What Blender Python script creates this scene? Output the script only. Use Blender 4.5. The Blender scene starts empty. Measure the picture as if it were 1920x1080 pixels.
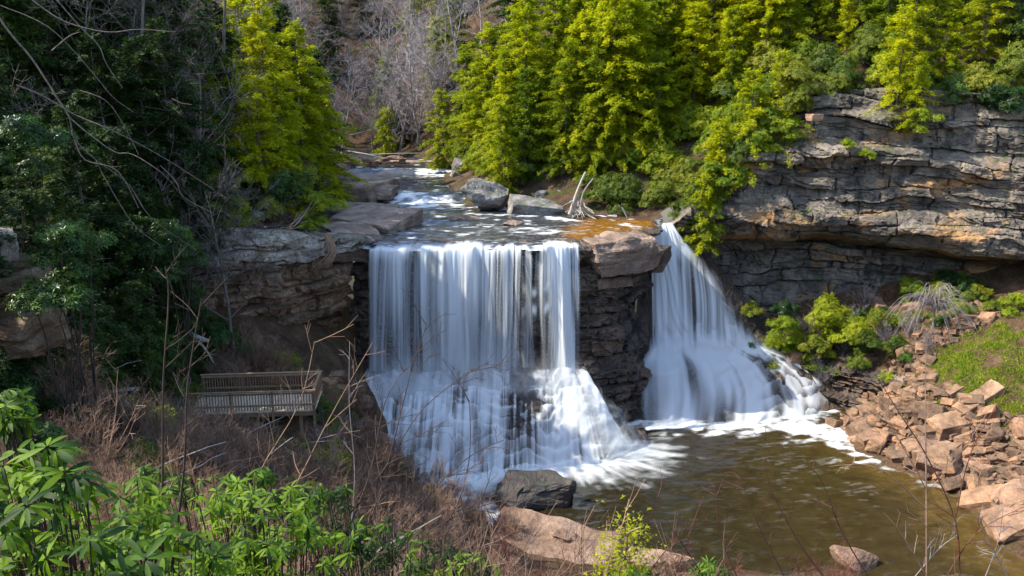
import bpy, bmesh, math, random
import numpy as np
from mathutils import Vector, Matrix

R = math.radians
rng = np.random.default_rng(7)
random.seed(7)
sc = bpy.context.scene
COL = sc.collection

# ------------------------------------------------------------------ camera
CZ, TH, FPX = 25.3, R(13.7), 1600.0
cam_d = bpy.data.cameras.new('camera')
cam_d.sensor_width = 36.0
cam_d.lens = 36.0 * FPX / 1920.0
cam_d.clip_start = 0.1
cam_d.clip_end = 2000
cam = bpy.data.objects.new('camera', cam_d)
COL.objects.link(cam)
cam.location = (0, 0, CZ)
cam.rotation_euler = (R(90) - TH, 0, 0)
sc.camera = cam

# ------------------------------------------------------------------ light
SUN_DIR = Vector((-0.98, -0.07, 0.0)).normalized()
SUN_EL = R(47)
to_sun = Vector((SUN_DIR.x * math.cos(SUN_EL), SUN_DIR.y * math.cos(SUN_EL), math.sin(SUN_EL)))
w = bpy.data.worlds.new('World')
sc.world = w
w.use_nodes = True
wn = w.node_tree
bg = wn.nodes['Background']
sky = wn.nodes.new('ShaderNodeTexSky')
sky.sky_type = 'NISHITA'
sky.sun_disc = False
sky.sun_elevation = SUN_EL
sky.sun_rotation = math.atan2(to_sun.x, to_sun.y)
wn.links.new(sky.outputs[0], bg.inputs[0])
bg.inputs[1].default_value = 0.15
sl = bpy.data.lights.new('sun', 'SUN')
sl.energy = 3.0
sl.angle = R(0.5)
sl.color = (1.0, 0.93, 0.80)
so = bpy.data.objects.new('sun', sl)
COL.objects.link(so)
so.rotation_euler = (-to_sun).to_track_quat('-Z', 'Y').to_euler()
so.location = (-60, 60, 80)
sc.view_settings.view_transform = 'Standard'
sc.view_settings.look = 'None'
sc.view_settings.gamma = 1
sc.view_settings.use_curve_mapping = False
sc.view_settings.exposure = 1.92
cy = sc.cycles
cy.use_denoising = True
cy.max_bounces = 5
cy.diffuse_bounces = 3
cy.glossy_bounces = 2
cy.transmission_bounces = 3
cy.transparent_max_bounces = 14
cy.caustics_reflective = False
cy.caustics_refractive = False

# ------------------------------------------------------------------ helpers
def ray(px, py):
    a = (px - 960) / FPX
    b = (py - 540) / FPX
    return np.array((a, math.cos(TH) - b * math.sin(TH), -math.sin(TH) - b * math.cos(TH)))

def atd(px, py, D):
    d = ray(px, py)
    return np.array((0, 0, CZ)) + d * (D / d[1])

def atz(px, py, z):
    d = ray(px, py)
    return np.array((0, 0, CZ)) + d * ((z - CZ) / d[2])

def _hash(ix, iy, iz, seed):
    h = (ix * 374761393 + iy * 668265263 + iz * 2147483647 + seed * 1274126177) & 0xffffffff
    h = ((h ^ (h >> 13)) * 1274126177) & 0xffffffff
    h = ((h ^ (h >> 16)) * 2246822519) & 0xffffffff
    h = h ^ (h >> 15)
    return (h & 0xffffff) / float(0xffffff)

def hsh(i, j=0, k=0, seed=0):
    i = np.asarray(np.floor(i)).astype(np.int64)
    j = np.asarray(np.floor(j)).astype(np.int64)
    k = np.asarray(np.floor(k)).astype(np.int64)
    return _hash(i, j, k, seed)

def noise(x, y, z=0.0, seed=0):
    x, y, z = np.broadcast_arrays(np.asarray(x, float), np.asarray(y, float), np.asarray(z, float))
    ix, iy, iz = np.floor(x).astype(np.int64), np.floor(y).astype(np.int64), np.floor(z).astype(np.int64)
    fx, fy, fz = x - ix, y - iy, z - iz
    fx, fy, fz = [f * f * f * (f * (f * 6 - 15) + 10) for f in (fx, fy, fz)]
    def c(a, b, d):
        return _hash(ix + a, iy + b, iz + d, seed)
    x00 = c(0, 0, 0) * (1 - fx) + c(1, 0, 0) * fx
    x10 = c(0, 1, 0) * (1 - fx) + c(1, 1, 0) * fx
    x01 = c(0, 0, 1) * (1 - fx) + c(1, 0, 1) * fx
    x11 = c(0, 1, 1) * (1 - fx) + c(1, 1, 1) * fx
    return ((x00 * (1 - fy) + x10 * fy) * (1 - fz) + (x01 * (1 - fy) + x11 * fy) * fz) * 2 - 1

def fbm(x, y, z=0.0, o=4, seed=0):
    s, a, t = 0.0, 1.0, 0.0
    for i in range(o):
        f = 2.0 ** i
        s = s + a * noise(np.asarray(x) * f, np.asarray(y) * f, np.asarray(z) * f, seed + i * 17)
        t += a
        a *= 0.5
    return s / t

def sstep(a, b, x):
    t = np.clip((np.asarray(x, float) - a) / (b - a), 0, 1)
    return t * t * (3 - 2 * t)

class TPS:
    def __init__(self, pts, smooth=0.02):
        p = np.array(pts, float)
        self.xy = p[:, :2]
        n = len(p)
        K = self._k(self.xy, self.xy) + np.eye(n) * smooth
        P = np.hstack([np.ones((n, 1)), self.xy])
        A = np.zeros((n + 3, n + 3))
        A[:n, :n] = K
        A[:n, n:] = P
        A[n:, :n] = P.T
        self.w = np.linalg.solve(A, np.concatenate([p[:, 2], np.zeros(3)]))
    def _k(self, a, b):
        d2 = ((a[:, None, :] - b[None, :, :]) ** 2).sum(-1)
        return 0.5 * d2 * np.log(d2 + 1e-9) * 0.01
    def __call__(self, x, y):
        x = np.asarray(x, float)
        y = np.asarray(y, float)
        q = np.stack([x.ravel(), y.ravel()], 1)
        out = np.empty(len(q))
        for i in range(0, len(q), 20000):
            k = self._k(q[i:i + 20000], self.xy)
            out[i:i + 20000] = k @ self.w[:-3] + self.w[-3] + q[i:i + 20000] @ self.w[-2:]
        return out.reshape(x.shape)

class MB:
    """collects vertices and polygons, links them as one mesh object"""
    def __init__(self):
        self.v, self.f, self.n = [], [], 0
    def add(self, V, F):
        V = np.asarray(V, float).reshape(-1, 3)
        F = np.asarray(F, np.int64)
        self.v.append(V)
        self.f.append(F + self.n)
        self.n += len(V)
    def quads(self, P):
        P = np.asarray(P, float)
        n = P.shape[0]
        k = P.shape[1]
        self.add(P.reshape(-1, 3), np.arange(n * k).reshape(n, k))
    def tube(self, pts, radii, sides=4, cap=False):
        pts = np.asarray(pts, float)
        n = len(pts)
        if np.isscalar(radii):
            radii = np.full(n, radii)
        T = np.gradient(pts, axis=0)
        T /= np.linalg.norm(T, axis=1, keepdims=True) + 1e-9
        ref = np.array((0.0, 0, 1)) if abs(T[:, 2]).mean() < 0.85 else np.array((1.0, 0.1, 0))
        A = np.cross(T, ref)
        A /= np.linalg.norm(A, axis=1, keepdims=True) + 1e-9
        B = np.cross(T, A)
        an = np.arange(sides) * 2 * math.pi / sides
        ring = (A[:, None, :] * np.cos(an)[None, :, None] + B[:, None, :] * np.sin(an)[None, :, None])
        V = pts[:, None, :] + ring * np.asarray(radii)[:, None, None]
        i = np.arange(n - 1)[:, None] * sides
        j = np.arange(sides)[None, :]
        j2 = (j + 1) % sides
        F = np.stack([i + j, i + j2, i + sides + j2, i + sides + j], -1).reshape(-1, 4)
        self.add(V, F)
    def box(self, x0, x1, y0, y1, z0, z1):
        V = [(x, y, z) for z in (z0, z1) for y in (y0, y1) for x in (x0, x1)]
        self.add(V, [(0, 2, 3, 1), (4, 5, 7, 6), (0, 1, 5, 4), (2, 6, 7, 3), (0, 4, 6, 2), (1, 3, 7, 5)])
    def mesh(self, name, smooth=False):
        return mk_mesh(name, np.concatenate(self.v), self.f, smooth)
    def obj(self, name, mat, parent=None, smooth=False):
        return link(name, self.mesh(name, smooth), mat, parent)

def mk_mesh(name, V, Fs, smooth=False):
    me = bpy.data.meshes.new(name)
    if not isinstance(Fs, list):
        Fs = [Fs]
    loops = np.concatenate([np.asarray(f).ravel() for f in Fs]).astype(np.int32)
    sizes = np.concatenate([np.full(len(f), np.asarray(f).shape[1]) for f in Fs]).astype(np.int32)
    starts = np.concatenate([[0], np.cumsum(sizes)[:-1]]).astype(np.int32)
    me.vertices.add(len(V))
    me.vertices.foreach_set('co', np.asarray(V, np.float32).ravel())
    me.loops.add(len(loops))
    me.loops.foreach_set('vertex_index', loops)
    me.polygons.add(len(sizes))
    me.polygons.foreach_set('loop_start', starts)
    me.polygons.foreach_set('use_smooth', np.full(len(sizes), smooth, bool))
    me.update(calc_edges=True)
    me.validate()
    return me

def link(name, me, mat=None, parent=None):
    o = bpy.data.objects.new(name, me)
    COL.objects.link(o)
    if mat is not None and len(me.materials) == 0:
        me.materials.append(mat)
    if parent is not None:
        o.parent = parent
    return o

def vattr(me, name, arr):
    a = me.attributes.new(name, 'FLOAT', 'POINT')
    a.data.foreach_set('value', np.asarray(arr, np.float32).ravel())

def grid(name, X, Y, Z, mat, parent=None, smooth=True, keep=None, attrs=None, flip=False):
    n, m = X.shape
    V = np.stack([X, Y, Z], -1).reshape(-1, 3)
    i = np.arange(n - 1)[:, None] * m
    j = np.arange(m - 1)[None, :]
    F = np.stack([i + j, i + j + 1, i + m + j + 1, i + m + j], -1).reshape(-1, 4)
    if flip:
        F = F[:, ::-1]
    if keep is not None:
        F = F[keep.ravel()[F].all(1)]
    me = mk_mesh(name, V, F, smooth)
    for k, v in (attrs or {}).items():
        vattr(me, k, v)
    return link(name, me, mat, parent)

def empty(name, loc, label=None, cat=None, group=None, rz=0.0, s=1.0):
    o = bpy.data.objects.new(name, None)
    COL.objects.link(o)
    o.location = loc
    o.rotation_euler = (0, 0, rz)
    o.scale = (s, s, s)
    o.empty_display_size = 0.2
    return tag(o, label, cat, group)

def tag(o, label=None, cat=None, group=None, kind=None):
    if label: o['label'] = label
    if cat: o['category'] = cat
    if group: o['group'] = group
    if kind: o['kind'] = kind
    return o

def structure(o, label=None):
    o['kind'] = 'structure'
    if label: o['label'] = label
    return o

# ------------------------------------------------------------------ materials
class NT:
    def __init__(self, name):
        self.m = bpy.data.materials.new(name)
        self.m.use_nodes = True
        self.t = self.m.node_tree
        self.t.nodes.clear()
        self.out = self.t.nodes.new('ShaderNodeOutputMaterial')
    def n(self, typ, **kw):
        nd = self.t.nodes.new(typ)
        for k, v in kw.items():
            setattr(nd, k, v)
        return nd
    def l(self, a, b):
        self.t.links.new(a, b)
    def coord(self, scale=(1, 1, 1), kind='Object'):
        tc = self.n('ShaderNodeTexCoord')
        mp = self.n('ShaderNodeMapping')
        mp.inputs['Scale'].default_value = scale
        if kind == 'World':
            g = self.n('ShaderNodeNewGeometry')
            self.l(g.outputs['Position'], mp.inputs[0])
        else:
            self.l(tc.outputs[kind], mp.inputs[0])
        return mp.outputs[0]
    def noise(self, co, scale, detail=5, rough=0.55, dist=0.0):
        nd = self.n('ShaderNodeTexNoise')
        nd.inputs['Scale'].default_value = scale
        nd.inputs['Detail'].default_value = detail
        nd.inputs['Roughness'].default_value = rough
        nd.inputs['Distortion'].default_value = dist
        self.l(co, nd.inputs['Vector'])
        return nd.outputs['Fac']
    def ramp(self, fac, stops, interp='LINEAR'):
        nd = self.n('ShaderNodeValToRGB')
        cr = nd.color_ramp
        cr.interpolation = interp
        while len(cr.elements) < len(stops):
            cr.elements.new(0.5)
        for e, (p, c) in zip(cr.elements, stops):
            e.position = p
            e.color = (c[0], c[1], c[2], 1) if hasattr(c, '__len__') else (c, c, c, 1)
        self.l(fac, nd.inputs[0])
        return nd.outputs[0]
    def mix(self, fac, a, b, mode='MIX'):
        nd = self.n('ShaderNodeMixRGB', blend_type=mode)
        for s, v in ((nd.inputs[0], fac), (nd.inputs[1], a), (nd.inputs[2], b)):
            if hasattr(v, 'is_linked'):
                self.l(v, s)
            elif hasattr(v, '__len__'):
                s.default_value = (v[0], v[1], v[2], 1)
            else:
                s.default_value = v
        return nd.outputs[0]
    def math(self, op, a, b=0.0, clamp=False):
        nd = self.n('ShaderNodeMath', operation=op)
        nd.use_clamp = clamp
        for s, v in ((nd.inputs[0], a), (nd.inputs[1], b)):
            if hasattr(v, 'is_linked'):
                self.l(v, s)
            else:
                s.default_value = v
        return nd.outputs[0]
    def bump(self, h, strength, dist, normal=None):
        nd = self.n('ShaderNodeBump')
        nd.inputs['Strength'].default_value = strength
        nd.inputs['Distance'].default_value = dist
        self.l(h, nd.inputs['Height'])
        if normal is not None:
            self.l(normal, nd.inputs['Normal'])
        return nd.outputs[0]
    def attr(self, name):
        nd = self.n('ShaderNodeAttribute')
        nd.attribute_name = name
        return nd.outputs['Fac']
    def rnd(self):
        return self.n('ShaderNodeObjectInfo').outputs['Random']
    def pbsdf(self, col, rough=0.8, spec=0.3, normal=None):
        b = self.n('ShaderNodeBsdfPrincipled')
        for s, v in ((b.inputs['Base Color'], col), (b.inputs['Roughness'], rough)):
            if hasattr(v, 'is_linked'):
                self.l(v, s)
            elif hasattr(v, '__len__'):
                s.default_value = (v[0], v[1], v[2], 1)
            else:
                s.default_value = v
        b.inputs['Specular IOR Level'].default_value = spec
        if normal is not None:
            self.l(normal, b.inputs['Normal'])
        return b
    def done(self, sh):
        self.l(sh, self.out.inputs[0])
        return self.m

def rock_mat(name, cols, patch=None, patch_amt=0.5, stain=0.6, rough=0.85, spec=0.25, moss=0.0, vary=0.0, scale=1.0, kind='World', strata=0.5, stain_col=(0.02, 0.02, 0.022), beds=None):
    t = NT(name)
    co = t.coord(kind=kind)
    a = t.noise(co, 0.5 * scale, 8, 0.62, 0.6)
    col = t.ramp(a, [(0.30, cols[0]), (0.48, cols[1]), (0.68, cols[2])])
    if patch is not None:
        pn = t.noise(t.coord((0.5, 0.5, 1.0), kind), 0.42 * scale, 5, 0.6, 0.8)
        pf = t.ramp(pn, [(0.56, 0.0), (0.68, 1.0)])
        col = t.mix(t.math('MULTIPLY', pf, patch_amt), col, patch)
    fine = t.noise(co, 7 * scale, 8, 0.7)
    col = t.mix(1.0, col, t.ramp(fine, [(0.25, 0.55), (0.75, 1.35)]), 'MULTIPLY')
    st = t.noise(t.coord((0.35, 0.35, 5.0), kind), 1.0 * scale, 6, 0.65, 0.3)
    col = t.mix(strata, col, t.ramp(st, [(0.34, 0.45), (0.62, 1.2)]), 'MULTIPLY')
    if stain > 0:
        sn = t.noise(t.coord((1.3, 1.3, 0.09), kind), 1.0 * scale, 6, 0.6, 0.2)
        sf = t.ramp(sn, [(0.50, 0.0), (0.62, 1.0)])
        big = t.noise(co, 0.16 * scale, 3, 0.5)
        sf = t.mix(1.0, sf, t.ramp(big, [(0.40, 0.1), (0.6, 1.0)]), 'MULTIPLY')
        col = t.mix(t.math('MULTIPLY', sf, stain), col, stain_col)
    if beds is not None:
        g = t.n('ShaderNodeNewGeometry')
        sx = t.n('ShaderNodeSeparateXYZ')
        t.l(g.outputs['Position'], sx.inputs[0])
        zf = t.math('ADD', t.math('MULTIPLY', sx.outputs['Z'], 0.05), t.math('MULTIPLY', t.noise(co, 0.7, 4), 0.05))
        col = t.mix(1.0, col, t.ramp(zf, [(p * 0.05 + 0.025, c) for p, c in beds]), 'MULTIPLY')
    if vary > 0:
        r = t.rnd()
        col = t.mix(vary, col, t.ramp(r, [(0.0, (0.36, 0.37, 0.39)), (0.35, (0.75, 0.73, 0.70)), (0.65, (1.0, 0.94, 0.88)), (1.0, (1.4, 1.2, 1.0))]), 'MULTIPLY')
    if moss > 0:
        g = t.n('ShaderNodeNewGeometry')
        sx = t.n('ShaderNodeSeparateXYZ')
        t.l(g.outputs['Normal'], sx.inputs[0])
        up = t.ramp(sx.outputs['Z'], [(0.35, 0.0), (0.8, 1.0)])
        mn = t.noise(co, 1.1 * scale, 6, 0.65)
        mf = t.math('MULTIPLY', up, t.ramp(mn, [(0.62 - moss * 0.3, 0.0), (0.72 - moss * 0.3, 1.0)]))
        col = t.mix(mf, col, t.ramp(t.noise(co, 14, 4), [(0.3, (0.03, 0.05, 0.008)), (0.7, (0.10, 0.14, 0.02))]))
    vo = t.n('ShaderNodeTexVoronoi', feature='DISTANCE_TO_EDGE')
    vo.inputs['Scale'].default_value = 0.9 * scale
    wm = t.n('ShaderNodeVectorMath', operation='ADD')
    nn = t.n('ShaderNodeTexNoise')
    nn.inputs['Scale'].default_value = 1.6 * scale
    nn.inputs['Detail'].default_value = 4
    t.l(co, nn.inputs['Vector'])
    t.l(co, wm.inputs[0])
    t.l(nn.outputs['Color'], wm.inputs[1])
    t.l(wm.outputs[0], vo.inputs['Vector'])
    crack = t.ramp(vo.outputs['Distance'], [(0.0, 0.0), (0.05, 1.0)])
    h1 = t.noise(co, 2.6 * scale, 9, 0.68)
    hh = t.math('ADD', t.math('MULTIPLY', h1, 1.0), t.math('MULTIPLY', crack, 0.12))
    hh = t.math('ADD', hh, t.math('MULTIPLY', st, 0.5))
    nrm = t.bump(hh, 0.9, 0.22 / scale)
    return t.done(t.pbsdf(col, rough, spec, nrm).outputs[0])

def foliage_mat(name, cols, trans=0.4, clump=0.9, rough=0.6, vary=0.35, tint=(1.05, 1.08, 0.5)):
    t = NT(name)
    co = t.coord(kind='World')
    a = t.noise(co, clump, 3, 0.6)
    r = t.rnd()
    f = t.math('ADD', a, t.math('MULTIPLY', t.math('SUBTRACT', r, 0.5), vary), True)
    col = t.ramp(f, [(0.30, cols[0]), (0.5, cols[1]), (0.72, cols[2])])
    col = t.mix(1.0, col, t.ramp(t.noise(co, 9, 2), [(0.3, 0.7), (0.7, 1.25)]), 'MULTIPLY')
    b = t.pbsdf(col, rough, 0.25)
    tr = t.n('ShaderNodeBsdfTranslucent')
    t.l(t.mix(1.0, col, tint, 'MULTIPLY'), tr.inputs[0])
    mx = t.n('ShaderNodeMixShader')
    mx.inputs[0].default_value = trans
    t.l(b.outputs[0], mx.inputs[1])
    t.l(tr.outputs[0], mx.inputs[2])
    return t.done(mx.outputs[0])

def simple_mat(name, cols, rough=0.85, scale=6.0, spec=0.25, vary=0.0, stretch=(1, 1, 1), bump=0.3, kind='Object'):
    t = NT(name)
    co = t.coord(stretch, kind)
    f = t.noise(co, scale, 6, 0.6)
    col = t.ramp(f, [(0.3, cols[0]), (0.7, cols[1])])
    if vary:
        col = t.mix(1.0, col, t.ramp(t.rnd(), [(0, 1 - vary), (1, 1 + vary)]), 'MULTIPLY')
    return t.done(t.pbsdf(col, rough, spec, t.bump(f, bump, 0.02)).outputs[0])

def ground_mat(name, cols, moss, moss_amt):
    t = NT(name)
    co = t.coord(kind='World')
    a = t.noise(co, 0.8, 8, 0.7)
    col = t.ramp(a, [(0.3, cols[0]), (0.5, cols[1]), (0.7, cols[2])])
    f = t.noise(co, 9, 6, 0.7)
    col = t.mix(1.0, col, t.ramp(f, [(0.3, 0.45), (0.7, 1.4)]), 'MULTIPLY')
    mf = t.ramp(t.noise(co, 0.35, 6, 0.65), [(0.62 - moss_amt * 0.3, 0), (0.72 - moss_amt * 0.3, 1)])
    col = t.mix(mf, col, moss)
    h = t.math('ADD', t.noise(co, 3, 8, 0.7), t.math('MULTIPLY', f, 0.4))
    return t.done(t.pbsdf(col, 0.95, 0.1, t.bump(h, 1.0, 0.25)).outputs[0])

M = {}
M['cliff'] = rock_mat('grey_sandstone', [(0.045, 0.040, 0.035), (0.125, 0.106, 0.086), (0.26, 0.215, 0.165)], (0.36, 0.20, 0.08), 0.85, 0.9, 0.85, 0.2, 0.22, strata=0.35)
M['left_cliff'] = rock_mat('pale_ledge_stone', [(0.10, 0.085, 0.07), (0.24, 0.20, 0.165), (0.42, 0.37, 0.31)], (0.16, 0.065, 0.035), 0.8, 0.35, 0.85, 0.2, 0.35, beds=[(6.5, (0.8, 0.6, 0.45)), (12.2, (0.95, 0.72, 0.58)), (13.3, (0.9, 0.88, 0.86)), (15.0, (1.15, 1.15, 1.15))])
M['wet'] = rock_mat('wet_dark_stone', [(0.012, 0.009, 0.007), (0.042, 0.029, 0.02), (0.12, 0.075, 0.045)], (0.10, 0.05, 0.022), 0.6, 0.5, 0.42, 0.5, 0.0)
M['tan'] = rock_mat('tan_block_stone', [(0.085, 0.058, 0.042), (0.18, 0.125, 0.09), (0.29, 0.21, 0.155)], (0.14, 0.07, 0.04), 0.6, 0.5, 0.75, 0.25, 0.0)
M['boulder'] = rock_mat('red_brown_boulder_stone', [(0.11, 0.072, 0.05), (0.25, 0.16, 0.11), (0.38, 0.26, 0.185)], (0.42, 0.19, 0.075), 0.6, 0.12, 0.85, 0.2, 0.0, 0.45, 1.2, 'Object', 0.35)
M['talus'] = rock_mat('scree_stone', [(0.09, 0.06, 0.043), (0.22, 0.14, 0.092), (0.37, 0.245, 0.16)], (0.44, 0.21, 0.08), 0.6, 0.1, 0.9, 0.2, 0.05, 0.8, 2.0, 'Object', 0.3)
M['grey_boulder'] = rock_mat('grey_boulder_stone', [(0.07, 0.07, 0.07), (0.17, 0.16, 0.15), (0.34, 0.32, 0.29)], (0.32, 0.15, 0.05), 0.7, 0.3, 0.85, 0.2, 0.25, 0.3, 1.0, 'Object', 0.5)
M['dark_boulder'] = rock_mat('dark_mossy_stone', [(0.014, 0.013, 0.012), (0.04, 0.035, 0.03), (0.085, 0.07, 0.055)], (0.09, 0.045, 0.025), 0.6, 0.3, 0.6, 0.4, 0.08, 0.1, 1.0, 'Object', 0.5)
M['slab'] = rock_mat('river_slab_stone', [(0.11, 0.075, 0.055), (0.22, 0.155, 0.115), (0.38, 0.28, 0.21)], (0.12, 0.07, 0.045), 0.5, 0.3, 0.7, 0.3, 0.0, 0.2, 1.0, 'Object', 0.5)

M['outcrop'] = rock_mat('needle_covered_stone', [(0.05, 0.035, 0.025), (0.13, 0.085, 0.05), (0.27, 0.20, 0.14)], (0.15, 0.08, 0.035), 0.8, 0.2, 0.9, 0.15, 0.2, 0.2, 1.0, 'World', 0.5)
YEL = [(0.17, 0.225, 0.004), (0.335, 0.375, 0.004), (0.49, 0.48, 0.006)]  # spring yellow needles, with the look of direct sun put into the colour
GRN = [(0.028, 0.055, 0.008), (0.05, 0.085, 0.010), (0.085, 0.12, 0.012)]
DRK = [(0.014, 0.036, 0.006), (0.03, 0.062, 0.009), (0.055, 0.095, 0.012)]  # same species as YEL, with forest shade put into the needle colour
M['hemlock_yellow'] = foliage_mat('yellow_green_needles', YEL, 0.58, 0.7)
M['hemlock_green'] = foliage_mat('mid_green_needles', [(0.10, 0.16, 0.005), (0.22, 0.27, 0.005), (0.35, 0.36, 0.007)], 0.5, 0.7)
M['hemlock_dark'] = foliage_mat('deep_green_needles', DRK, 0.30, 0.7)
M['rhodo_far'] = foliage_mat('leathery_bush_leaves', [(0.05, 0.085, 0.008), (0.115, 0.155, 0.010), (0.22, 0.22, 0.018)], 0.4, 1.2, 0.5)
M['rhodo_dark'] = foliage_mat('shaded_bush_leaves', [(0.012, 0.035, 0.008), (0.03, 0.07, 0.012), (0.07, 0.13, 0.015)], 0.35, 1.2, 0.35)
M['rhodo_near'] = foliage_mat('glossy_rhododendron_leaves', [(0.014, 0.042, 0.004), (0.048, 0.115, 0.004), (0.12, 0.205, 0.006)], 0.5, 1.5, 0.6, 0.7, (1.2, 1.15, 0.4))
M['shrub_leaf'] = foliage_mat('fresh_shrub_leaves', [(0.08, 0.14, 0.006), (0.17, 0.23, 0.008), (0.29, 0.32, 0.010)], 0.42, 1.2)
M['bark'] = simple_mat('grey_bark', [(0.05, 0.042, 0.036), (0.16, 0.135, 0.115)], 0.95, 5, 0.1, 0.2, (3, 3, 0.5))
M['pale_bark'] = simple_mat('pale_bark', [(0.16, 0.14, 0.13), (0.34, 0.31, 0.29)], 0.95, 5, 0.1, 0.25, (3, 3, 0.5))
M['twig'] = simple_mat('grey_twig_bark', [(0.15, 0.13, 0.13), (0.30, 0.265, 0.26)], 0.95, 3, 0.1, 0.25)
M['twig_brown'] = simple_mat('brown_twig_bark', [(0.11, 0.068, 0.046), (0.32, 0.205, 0.14)], 0.9, 3, 0.15, 0.4)
M['twig_dark'] = simple_mat('dark_stem_bark', [(0.022, 0.015, 0.013), (0.06, 0.038, 0.03)], 0.8, 3, 0.25, 0.3)
M['twig_red'] = simple_mat('red_stem_bark', [(0.05, 0.016, 0.013), (0.12, 0.04, 0.03)], 0.7, 3, 0.3, 0.3)
M['drift'] = simple_mat('bleached_wood', [(0.20, 0.18, 0.16), (0.42, 0.38, 0.34)], 0.9, 4, 0.15, 0.1, (4, 4, 0.6))
M['root'] = simple_mat('reddish_root_wood', [(0.09, 0.05, 0.03), (0.30, 0.19, 0.12)], 0.9, 4, 0.15, 0.1, (4, 4, 0.6))
M['deck'] = simple_mat('pale_deck_planks', [(0.30, 0.23, 0.155), (0.50, 0.40, 0.28)], 0.85, 4, 0.2, 0.18, (0.5, 6, 6))
M['rail'] = simple_mat('weathered_rail_wood', [(0.12, 0.075, 0.042), (0.28, 0.185, 0.11)], 0.9, 4, 0.2, 0.2, (0.6, 6, 6))
M['concrete'] = simple_mat('grey_path_concrete', [(0.20, 0.20, 0.20), (0.30, 0.30, 0.29)], 0.9, 3, 0.15, kind='World')
M['soil'] = ground_mat('leaf_litter_soil', [(0.035, 0.022, 0.014), (0.085, 0.052, 0.03), (0.16, 0.10, 0.058)], (0.04, 0.055, 0.012), 0.15)
M['forest_floor'] = ground_mat('forest_floor_soil', [(0.03, 0.02, 0.013), (0.07, 0.045, 0.028), (0.13, 0.085, 0.055)], (0.045, 0.06, 0.012), 0.2)
M['grass'] = foliage_mat('bright_bank_grass', [(0.10, 0.15, 0.012), (0.17, 0.24, 0.014), (0.26, 0.29, 0.02)], 0.4, 1.5)
M['needle_litter'] = simple_mat('dry_brown_grass', [(0.16, 0.09, 0.045), (0.30, 0.18, 0.09)], 0.95, 3, 0.1)

def falls_mat(name, tint=(0.70, 0.735, 0.75)):
    t = NT(name)
    d = t.attr('dens')
    df = t.pbsdf(tint, 0.45, 0.3)
    tr = t.n('ShaderNodeBsdfTranslucent')
    tr.inputs[0].default_value = (*tint, 1)
    m1 = t.n('ShaderNodeMixShader')
    m1.inputs[0].default_value = 0.35
    t.l(df.outputs[0], m1.inputs[1])
    t.l(tr.outputs[0], m1.inputs[2])
    tp = t.n('ShaderNodeBsdfTransparent')
    m2 = t.n('ShaderNodeMixShader')
    t.l(d, m2.inputs[0])
    t.l(tp.outputs[0], m2.inputs[1])
    t.l(m1.outputs[0], m2.inputs[2])
    return t.done(m2.outputs[0])
M['falls'] = falls_mat('white_falling_water')

def water_mat(name, deep, shallow, bscale, bstr, stretch):
    t = NT(name)
    foam, sh = t.attr('foam'), t.attr('shallow')
    co = t.coord(stretch, 'World')
    n1 = t.noise(co, bscale, 5, 0.6, 0.6)
    n2 = t.noise(t.coord((1, 1, 1), 'World'), 1.1, 4, 0.6)
    col = t.mix(sh, deep, shallow)
    col = t.mix(1.0, col, t.ramp(n2, [(0.3, 0.7), (0.7, 1.3)]), 'MULTIPLY')
    wat = t.pbsdf(col, 0.12, 0.5, t.bump(n1, bstr, 0.12))
    fo = t.pbsdf((0.60, 0.62, 0.62), 0.6, 0.2, t.bump(n1, 0.5, 0.08))
    m = t.n('ShaderNodeMixShader')
    t.l(foam, m.inputs[0])
    t.l(wat.outputs[0], m.inputs[1])
    t.l(fo.outputs[0], m.inputs[2])
    return t.done(m.outputs[0])
M['pool'] = water_mat('brown_pool_water', (0.016, 0.013, 0.006), (0.058, 0.037, 0.009), 2.6, 0.16, (0.7, 1.0, 1.0))
M['river'] = water_mat('dark_river_water', (0.026, 0.030, 0.034), (0.15, 0.066, 0.010), 2.2, 0.6, (0.5, 1.0, 1.0))

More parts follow.
